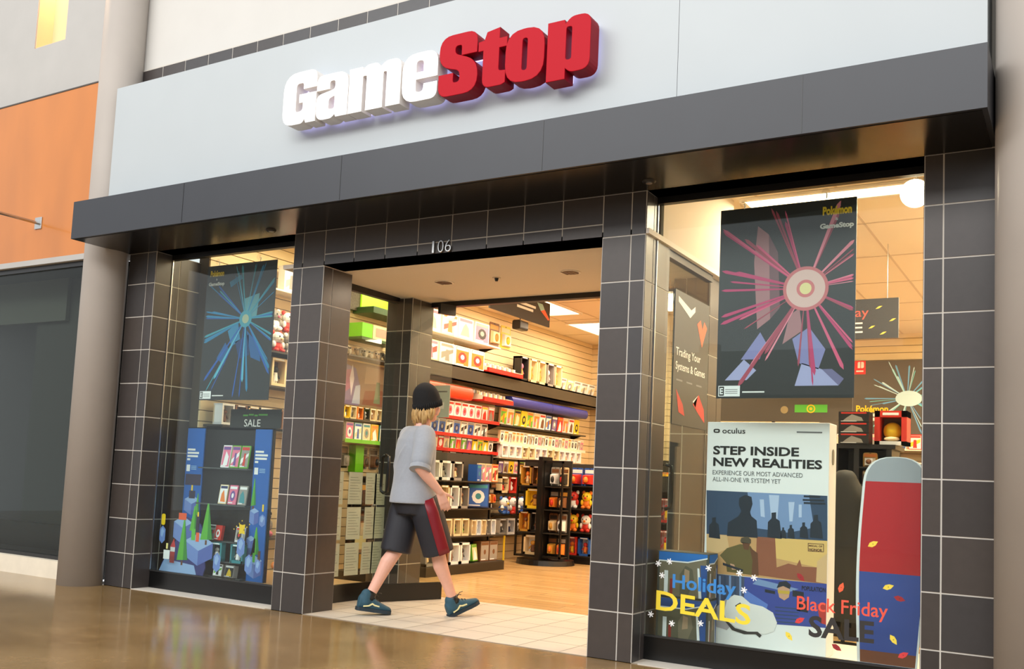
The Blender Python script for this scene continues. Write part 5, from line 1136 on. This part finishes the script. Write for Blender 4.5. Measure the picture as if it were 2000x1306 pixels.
MB().box((B(1690, 860)[0], by - .02, B(1690, 856)[2]), (B(1820, 850)[0] + .3, by, B(1690, 847)[2]), rdm).build('red_edge', bp_, world=True)
hb_ = thing('header_board', 'dark header board with a green band and a yellow ring, behind the white tower', 'header board', (3.2, 4.6, 1.9))
def H(px, py): p = W(px, py, 1, 4.6); return p.x, p.z
q = MB(); a, b = H(1400, 822), H(1665, 776); q.box((a[0], 4.6, a[1]), (b[0], 4.62, b[1]), umb); q.build('board', hb_, world=True)
q = MB(); a, b = H(1552, 805), H(1616, 790); q.box((a[0], 4.598, a[1]), (b[0], 4.6, b[1]), green_ink); c_ = H(1584, 798)
disc(q, c_, 4.596, .045, yellow_ink); disc(q, c_, 4.595, .032, green_ink); disc(q, c_, 4.594, .016, yellow_ink); c_ = H(1532, 800); disc(q, c_, 4.597, .04, mat('dull_gold', (170, 150, 110), .5)); q.build('print', hb_, world=True)
b_ = MB()
for x in (2.3, 3.2): b_.box((x, 4.62, 0), (x + .03, 4.65, 1.9), black_m)
b_.build('post', hb_, world=True)
# tall black rack
ry = 2.25
def K(px, py): p = W(px, py, 1, ry); return p.x, p.z
x0, x1 = K(1628, 850)[0], K(1742, 850)[0]; zt = K(1690, 876)[1]
t = thing('display_rack', 'tall black rack with orange packs behind the cardboard cutout', 'display rack', (x0, ry, 0))
W_ = x1 - x0
MB().box((0, 0, 0), (W_, .4, .08), black_m).build('base', t); MB().box((0, .38, .08), (W_, .4, zt), black_m).build('back_panel', t)
for x in (0, W_ * .36, W_ - .04): MB().box((x, 0, .08), (x + .04, .4, zt), black_m).build('post', t)
MB().box((-.02, -.02, zt), (W_ + .03, .42, zt + .035), black_m).build('top', t)
for z in (.35, .70, .98, 1.19, 1.33): MB().box((W_ * .36, 0.01, z), (W_, .38, z + .012), dark_sh).build('shelf', t)
zt += .036
for k in range(3): product('product_box', ('black', 'black', 'red', 'grey'), (x0 + .05, ry + .10, zt + .085 * k), 'flat dark box with red print on the tall black rack, %s up in its stack' % nth(k), 'stacked dark boxes', (.23, .16, .083), -math.pi / 2)
rb = thing('toy_box', 'red and white window box with a yellow ball toy on the tall black rack', 'toy box', (x0 + .30, ry + .06, zt))
MB().box((0, 0, 0), (.04, .2, .27), hue('red')).box((.20, 0, 0), (.24, .2, .27), hue('red')).box((0, 0, .22), (.24, .2, .27), hue('red')).box((0, .19, 0), (.24, .2, .27), hue('brown')).box((0, 0, 0), (.24, .2, .03), hue('white')).box((.06, -.0015, .235), (.18, 0, .255), hue('white')).build('carton', rb)
MB().ball((.12, .10, .115), .07, hue('yellow'), 18, 12).ball((.12, .06, .05), (.06, .05, .02), hue('cream')).build('ball_toy', rb, smooth=True)
for k, z in enumerate((.712, .992, 1.202, 1.342)): row('blister_pack', ry + .05, x0 + W_ * .36 + .06, x1 - .05, z, 'the white tower, %s shelf up of the tall rack' % nth(k), 'packs on the tall rack', [('orange', 'white', 'gold', 'cream'), ('gold', 'orange', 'white', 'brown'), ('brown', 'cream', 'grey', 'black')], (.11, .07, .112 if k else .2), .012, axis='x', start=k)
# dark hooded jacket on a torso stand
jx, jz = K(1652, 985); jy = 1.75; p = W(1650, 985, 1, jy); jx = p.x
jk = thing('hooded_jacket', 'long dark hooded jacket on a stand between the white tower and the cutout', 'jacket', (jx, jy, 0))
prof = [(1.30, .05, .05), (1.26, .08, .08), (1.20, .10, .10), (1.14, .15, .11), (1.05, .19, .13), (.85, .20, .14), (.6, .21, .15), (.35, .22, .15), (.2, .225, .155)]
vs, fs, n = [], [], 20
for j, (z, a, b) in enumerate(prof):
    for i in range(n):
        th = 2 * math.pi * i / n; k = 1 + .06 * math.sin(6 * th + j * .3) * (j > 2); vs.append((a * k * math.cos(th), b * k * math.sin(th), z))
for j in range(len(prof) - 1):
    for i in range(n): fs.append((j * n + i, (j + 1) * n + i, (j + 1) * n + (i + 1) % n, j * n + (i + 1) % n))
fs.append(tuple(range(n)))
MB().add(vs, fs, mat('jacket_dark', (36, 36, 32), .7)).build('shell', jk, smooth=True, subsurf=1)
for s in (-1, 1): MB().tube([(s * .16, -.02, 1.10), (s * .24, -.04, .85), (s * .25, -.07, .55)], [.06, .055, .045], MATS['jacket_dark'], 12).build('sleeve', jk, smooth=True)
MB().cyl((0, 0, 0), (0, 0, .02), .16, black_m, n=24).cyl((0, 0, .02), (0, 0, .3), .015, black_m).build('stand', jk)
# far wall rows and a kraft post
wall_y = YB - .03
row('game_case', wall_y - .18, 1.2, 3.9, 1.78, 'the side wall on the far slatted wall', 'cards on the far slatted wall', CR + PAL[:4], (.17, .02, .2), .02, axis='x')
t = thing('wall_shelf', 'long pale shelf on the far slatted wall under the blue burst poster', 'shelf', (1.15, YB - .26, 1.76)); MB().box((0, 0, 0), (2.8, .26, .018), white_sh).build('board', t)
row('window_box', wall_y - .2, 1.2, 3.9, 1.36, 'the side wall on the lower far shelf', 'boxes on the lower far shelf', DARK + PAL[:5], (.2, .1, .24), .02, axis='x')
t = thing('wall_shelf', 'lower dark shelf of boxes on the far slatted wall', 'shelf', (1.15, YB - .3, 1.34)); MB().box((0, 0, 0), (2.8, .3, .018), dark_sh).build('board', t)
tag(MB().rbox((3.72, 2.78, 0), (3.86, 2.90, 1.62), mat('kraft_post', (176, 140, 100), .7), .02, 3, 2).build('kraft_stand', loc=(3.79, 2.84, 0)), 'kraft brown cardboard post beside the tall black rack', 'stand')
# pieces seen past the entry side glass, near the poster window
gondola((1.25, 3.88, 0), 1.15, .46, 1.22, 'low black aisle rack of packs behind the entry pillar', -math.pi / 2)
for k, z in enumerate((.115, .435, .755)): row('window_box', 3.56, 1.3, 2.35, z, 'the entry, %s shelf up of the aisle rack' % nth(k), 'boxes on the aisle rack', DARK + PAL[:3], (.17, .12, .24), .02, axis='x', start=k)

# ------------------------------------------------------------------ the man walking in
HD = Vector((0.49, 0.872, 0)).normalized(); RT = Vector((HD.y, -HD.x, 0)); PC = Vector((0.64, 0.60, 0.004))
def J(f, r, z): return HD * f + RT * r + Vector((0, 0, z))
man = thing('person', 'person in black beanie, grey tee and dark shorts striding into the store', 'person', PC)
skin = mat('skin', (222, 168, 146), 0.5, noise=0.03, nscale=30)
cloth_grey = mat('grey_tee', (150, 154, 161), 0.85, noise=0.03, nscale=60, sheen=0.3)
short_m = mat('shorts_charcoal', (30, 30, 37), 0.6, noise=0.05, nscale=40)
stripe_m = mat('shorts_red', (122, 8, 26), 0.4)
beanie_m = mat('beanie_black', (16, 15, 16), 0.9, noise=0.15, nscale=60)
hair_m = mat('blond_hair', (196, 158, 100), 0.55, noise=0.2, nscale=40, stretch=(1, 1, .2))
shoe_m = mat('shoe_teal', (38, 76, 92), 0.7, noise=0.06, nscale=50); sole_m = mat('shoe_sole', (28, 44, 54), 0.6); cream_s = mat('shoe_cream_stripe', (222, 214, 160), 0.6)

def capsule(mb, a, b, ra, rb, m, n=16):
    a, b = Vector(a), Vector(b); d = b - a
    k = 6; pts, rad = [], []
    u = d.normalized()
    for i in range(k + 1):
        t = -math.pi / 2 + (math.pi / 2) * i / k; pts.append(a + u * ra * math.sin(t)); rad.append(max(ra * math.cos(t), 1e-4))
    for i in range(k + 1):
        t = (math.pi / 2) * i / k; pts.append(b + u * rb * math.sin(t)); rad.append(max(rb * math.cos(t), 1e-4))
    mb.tube(pts, rad, m, n)
def limb(mb, pts, rad, m, n=16):
    for (a, ra), (b, rb) in zip(list(zip(pts, rad)), list(zip(pts, rad))[1:]): capsule(mb, a, b, ra, rb, m, n)
def loft(mb, rings, m, n=28, cap=(True, True)):
    """rings: (centre, half width along RT-ish u, half depth along v, u, v)"""
    o = []
    for c, a, b, u, v in rings:
        for i in range(n):
            t = 2 * math.pi * i / n; o.append(Vector(c) + u * a * math.cos(t) + v * b * math.sin(t))
    fs = [(j * n + i, j * n + (i + 1) % n, (j + 1) * n + (i + 1) % n, (j + 1) * n + i) for j in range(len(rings) - 1) for i in range(n)]
    if cap[0]: fs.append(tuple(range(n))[::-1])
    if cap[1]: fs.append(tuple(range((len(rings) - 1) * n, len(rings) * n)))
    mb.add(o, fs, m)
def merge(mb, name, parent, voxel, smooth_it=6, fac=0.5, m=None):
    """one continuous surface from overlapping shapes"""
    o = mb.build('shape_union'); 
    r = o.modifiers.new('remesh', 'REMESH'); r.mode = 'VOXEL'; r.voxel_size = voxel
    if smooth_it:
        s = o.modifiers.new('smooth', 'SMOOTH'); s.iterations = smooth_it; s.factor = fac
    bpy.context.view_layer.update()
    me = bpy.data.meshes.new_from_object(o.evaluated_get(bpy.context.evaluated_depsgraph_get()))
    old = o.data; bpy.data.objects.remove(o); bpy.data.meshes.remove(old)
    me.name = name; me.materials.clear()
    for q in (m if isinstance(m, list) else [m]): me.materials.append(q)
    me.polygons.foreach_set('use_smooth', [True] * len(me.polygons))
    c = bpy.data.objects.new(name, me); COL.objects.link(c); c.parent = parent
    return c
def turn(v, a): return Matrix.Rotation(a, 3, 'Z') @ v
# joints
hipL, hipR = J(-.07, -.09, .95), J(-.04, .09, .95)
kneeL, kneeR = J(-.15, -.10, .51), J(.115, .10, .52)
ankL, ankR = J(-.36, -.11, .135), J(.285, .09, .115)
neck = J(-.035, 0, 1.50); head = J(.005, 0, 1.665)
shR, shL = J(-.075, .185, 1.42), J(-.065, -.185, 1.42)
elR, wrR = J(-.15, .265, 1.165), J(.03, .270, .985)
elL, wrL = J(.0, -.27, 1.16), J(.14, -.24, .96)
FD = turn(HD, R(14)); FR = Vector((FD.y, -FD.x, 0)); UP = Vector((0, 0, 1))     # where the head faces
bd = MB()
limb(bd, [J(-.06, 0, .93), J(-.065, 0, 1.12), J(-.07, 0, 1.30)], [.135, .125, .14], skin)
capsule(bd, shL, shR, .06, .06, skin); capsule(bd, J(-.07, 0, 1.38), neck, .075, .058, skin); capsule(bd, neck, head - UP * .06, .056, .056, skin)
# head: skull, jaw, brow, nose, lips, ears
bd.ball(head + FD * -.012 + UP * .025, (.098, .098, .108), skin, 20, 14)
capsule(bd, head + FD * .03 - UP * .03, head + FD * .058 - UP * .085, .066, .036, skin)
capsule(bd, head + FD * .085 + UP * .02 - FR * .035, head + FD * .085 + UP * .02 + FR * .035, .018, .018, skin)
capsule(bd, head + FD * .096 + UP * .012, head + FD * .118 - UP * .028, .009, .016, skin)
for s in (-1, 1):
    capsule(bd, head + FR * s * .096 + UP * .012 - FD * .006, head + FR * s * .094 - UP * .03, .015, .010, skin)
    capsule(bd, head + FD * .074 + FR * s * .045 - UP * .02, head + FD * .06 + FR * s * .05 - UP * .05, .022, .02, skin)
capsule(bd, head + FD * .094 - UP * .058 - FR * .02, head + FD * .094 - UP * .058 + FR * .02, .010, .010, skin)
# arms
for sh, el, wr in ((shR, elR, wrR), (shL, elL, wrL)):
    limb(bd, [sh, sh.lerp(el, .55), el, el.lerp(wr, .35), wr], [.058, .05, .043, .043, .029], skin)
def hand(mb, wr, el, side, curl):
    ax = (wr - el).normalized(); ax = (ax * .55 + Vector((0, 0, -1)) * .75 + HD * .12).normalized()
    pn = (RT * side + HD * -.25).normalized(); pn = (pn - ax * pn.dot(ax)).normalized()      # back of the hand
    wd = ax.cross(pn).normalized()
    if wd.dot(HD) < 0: wd = -wd                                                             # thumb side faces forward
    for k, q in enumerate((-.028, -.010, .010, .028)): capsule(mb, wr + ax * .012 + wd * q * .7, wr + ax * .088 + wd * q, .016, .0135, skin, 10)
    for k, (q, L) in enumerate(((.031, .074), (.011, .084), (-.010, .078), (-.030, .060))):
        p = wr + ax * .090 + wd * q; d = (ax + wd * q * 1.6).normalized(); c = curl * (1 + .25 * k)
        for s_, (l_, r0, r1) in enumerate(((.46, .0105, .0095), (.30, .0095, .0088), (.24, .0088, .0072))):
            d = (d - pn * c * (.25 + .35 * s_)).normalized(); e = p + d * L * l_; capsule(mb, p, e, r0, r1, skin, 9); p = e
    p = wr + ax * .022 + wd * .026; d = (ax * .62 + wd * .75 - pn * .25).normalized()
    for l_, r0, r1 in ((.042, .0155, .012), (.030, .0115, .0100), (.024, .0100, .0080)):
        e = p + d * l_; capsule(mb, p, e, r0, r1, skin, 9); p = e; d = (d + ax * .35 - pn * .10).normalized()
hand(bd, wrR, elR, 1, .45); hand(bd, wrL, elL, -1, .6)
# legs
for hp, kn, an in ((hipL, kneeL, ankL), (hipR, kneeR, ankR)):
    bk = (an - kn).cross(RT).normalized(); bk = bk if bk.dot(HD) < 0 else -bk
    limb(bd, [hp, hp.lerp(kn, .5), kn, kn.lerp(an, .28) + bk * .014, kn.lerp(an, .6) + bk * .006, an], [.098, .078, .056, .060, .046, .038], skin)
body = merge(bd, 'body', man, .0055, 5, .5, skin)
# face details
fm = MB()
for s in (-1, 1):
    e = head + FD * .087 + FR * s * .034 + UP * .002
    fm.ball(e, (.013, .013, .010), mat('eye_white', (236, 232, 226), .3), 10, 8); fm.ball(e + FD * .008, .0065, mat('iris_blue', (60, 80, 100), .3), 8, 6)
fm.build('eyes', body, smooth=True)
MB().tube([head + FD * .103 - UP * .058 - FR * .022, head + FD * .106 - UP * .057, head + FD * .103 - UP * .058 + FR * .022], [.003, .006, .003], mat('lip', (186, 112, 104), .5), 8).build('lips', body, smooth=True)
# tee
te = MB()
rg = []
for f, z, a, b in ((-.075, .885, .210, .185), (-.075, .95, .206, .178), (-.075, 1.05, .196, .163), (-.075, 1.18, .198, .155), (-.075, 1.30, .212, .152), (-.07, 1.39, .222, .138), (-.06, 1.455, .195, .112), (-.04, 1.50, .10, .082)): rg.append((J(f, 0, z), a, b, RT, HD))
loft(te, rg, cloth_grey, 32)
for sh, el, s in ((shR, elR, 1), (shL, elL, -1)):
    q = sh.lerp(el, .78); q = q + RT * s * .004
    limb(te, [sh - RT * s * .03, sh.lerp(el, .35), q], [.088, .085, .082], cloth_grey, 18)
for k, (z0, r0, z1, r1) in enumerate(((.93, -.10, 1.10, .02), (1.0, .04, 1.18, .12), (1.10, -.14, 1.26, -.06), (.90, .06, 1.02, .15), (1.2, .0, 1.34, .1))):   # soft folds
    bk_ = lambda r: -.075 - .160 * math.sqrt(max(0, 1 - (r / .205) ** 2)) + .006
    te.tube([J(bk_(r0), r0, z0), J(bk_((r0 + r1) / 2), (r0 + r1) / 2, (z0 + z1) / 2), J(bk_(r1), r1, z1)], [.006, .013, .006], cloth_grey, 8)
tee = merge(te, 'tee_shirt', man, .008, 8, .5, cloth_grey)
# cut the sleeve ends and hem flat: hem band
for sh, el, s in ((shR, elR, 1), (shL, elL, -1)):
    d = (el - sh).normalized(); c = sh.lerp(el, .78) + RT * s * .004 + d * .045
    MB().cyl(c, c + d * .034, .0815, cloth_grey, r1=.083, n=32).build('sleeve_hem', tee)
# shorts: seat and two wide legs
so = MB()
loft(so, [(J(-.06, 0, z), a, b, RT, HD) for z, a, b in ((.80, .17, .14), (.88, .19, .155), (.97, .185, .15))], short_m, 28)
legs = []
for hp, kn, s in ((hipL, kneeL, -1), (hipR, kneeR, 1)):
    d = (kn - hp).normalized(); v = (HD - d * HD.dot(d)).normalized(); u = v.cross(d).normalized()
    if u.dot(RT) < 0: u = -u
    R_ = [(hp.lerp(kn, t) + RT * s * .012, a, b, u, v) for t, a, b in ((.06, .104, .112), (.3, .120, .128), (.6, .122, .128), (.92, .122, .126), (1.04, .121, .125))]
    loft(so, R_, short_m, 26); legs.append((R_, s))
sh_o = merge(so, 'shorts', man, .009, 5, .5, [short_m])
for R_, s in legs:   # red side panel with a dark edge
    st = MB(); N = 8
    def ring(c, a, b, u, v, t, k): return Vector(c) + u * s * (a + k) * math.cos(t) + v * (b + k) * math.sin(t)
    R2 = [(J(-.005, s * .0, .93), .187, .143, RT, HD)] + R_[1:]
    P = [[ring(*q, -.42 + .74 * i / N, .003) for i in range(N + 1)] for q in R_]
    vs = [p for r_ in P for p in r_]; fs = [(j * (N + 1) + i, j * (N + 1) + i + 1, (j + 1) * (N + 1) + i + 1, (j + 1) * (N + 1) + i) for j in range(len(P) - 1) for i in range(N)]
    o = st.add(vs, fs, stripe_m).build('side_stripe', sh_o, smooth=True); o['label'] = 'shiny dark red side panel'
    sd = o.modifiers.new('solidify', 'SOLIDIFY'); sd.thickness = .003
# beanie
bn_ = MB(); bc = head + UP * .055 - FD * .012; tl = (UP * .93 - FD * .30).normalized(); bu = FR; bv = tl.cross(bu).normalized()
loft(bn_, [(bc + tl * h_, a, b, bu, bv) for h_, a, b in ((-.075, .108, .114), (-.062, .114, .120), (-.02, .114, .121), (-.012, .109, .116), (.03, .108, .114), (.075, .094, .100), (.11, .070, .076), (.132, .040, .044), (.14, .012, .012))], beanie_m, 40)
bo_ = bn_.build('beanie', man, smooth=True, subsurf=1)
rb_ = MB()
for i in range(44):
    t = 2 * math.pi * i / 44; a = lambda h_, k: bc + tl * h_ + bu * (.1135 + k) * math.cos(t) + bv * (.1195 + k) * math.sin(t)
    rb_.tube([a(-.068, -.002), a(-.042, .001), a(-.018, -.002)], .0055, beanie_m, 6)
rb_.build('ribbed_cuff', bo_, smooth=True)
# hair below the beanie, to the nape
hr = MB(); rd = random.Random(5)
for i in range(150):
    t = rd.uniform(math.pi * .52, math.pi * 1.48); d = FD * math.cos(t) + FR * math.sin(t)
    st_ = head + d * rd.uniform(.078, .10) + UP * rd.uniform(-.02, .02); ln = rd.uniform(.10, .155) * (1 if abs(t - math.pi) < .9 else .7)
    k_ = st_ + d * rd.uniform(.0, .018) - UP * ln * .55; e = st_ - d * rd.uniform(-.012, .02) - UP * ln + FR * rd.uniform(-.015, .015)
    hr.tube([st_, k_, e], [.010, .010, .003], hair_m, 6)
hr.build('hair', man, smooth=True)
# socks and shoes
def shoe(an, toe_dir, pitch, base_z, s):
    f = toe_dir.normalized(); sd_ = Vector((f.y, -f.x, 0)).normalized(); Mx = Matrix.Rotation(pitch, 3, sd_)
    f2 = Mx @ f; u2 = Mx @ UP; o = an - u2 * .105
    X = lambda a, b, c: o + f2 * a + sd_ * b + u2 * c
    t = MB(); out = [(-.085, .028), (-.07, .036), (-.02, .038), (.05, .040), (.11, .048), (.16, .046), (.195, .030), (.207, .0)]
    lp = [(a, b) for a, b in out] + [(a, -b) for a, b in out[::-1][1:]]
    t.prism([X(a, b, 0) for a, b in lp], u2 * .028, sole_m)
    sole = t.build('shoe_sole', None); 
    up = MB()
    rings = [(-.078, .06, .034, .055), (-.05, .075, .038, .072), (0.0, .068, .040, .066), (.05, .055, .042, .052), (.10, .045, .045, .036), (.15, .038, .042, .026), (.185, .034, .030, .018), (.20, .032, .012, .010)]
    loft(up, [(X(a, 0, c), w_, h_, sd_, u2) for a, c, w_, h_ in rings], shoe_m, 20)
    limb(up, [X(-.022, 0, .07), X(-.02, 0, .125)], [.052, .047], shoe_m, 18)
    sh = merge(up, 'shoe', man, .006, 4, .5, shoe_m); sh['label'] = 'teal high top shoe'
    sole.parent = sh
    q = MB()
    for sg in (-1, 1):
        P = [(-.045, .045), (-.005, .052), (.025, .072), (.045, .062), (.085, .056), (.085, .046), (.045, .050), (.026, .058), (.0, .042), (-.045, .034)]
        lat = lambda a: .0465 if a < .05 else .0475
        q.prism([X(a, sg * .041, c) for a, c in P], sd_ * sg * .006, cream_s)
    w_ = q.build('side_wave', sh); w_['label'] = 'cream wavy side stripe'
    q = MB()
    for k in range(4): q.tube([X(.02 + .024 * k, -.022, .112 - .011 * k), X(.03 + .024 * k, 0, .120 - .012 * k), X(.02 + .024 * k, .022, .112 - .011 * k)], .004, black_m, 6)
    q.tube([X(.03, 0, .12), X(.07, .01, .155), X(.10, .0, .15)], .003, black_m, 6); q.tube([X(.03, 0, .12), X(.06, -.02, .14), X(.09, -.03, .12)], .003, black_m, 6)
    q.build('laces', sh, smooth=True)
    c = MB(); dd = ((kneeL if s < 0 else kneeR) - an).normalized()
    c.tube([an + dd * -.01, an + dd * .025, an + dd * .052], [.046, .044, .043], black_m, 18)
    c.build('sock', man, smooth=True)
shoe(ankL, turn(HD, R(-4)), R(-8) * -1 * -1, 0, -1)
shoe(ankR, turn(HD, R(-3)), R(24), 0, 1)
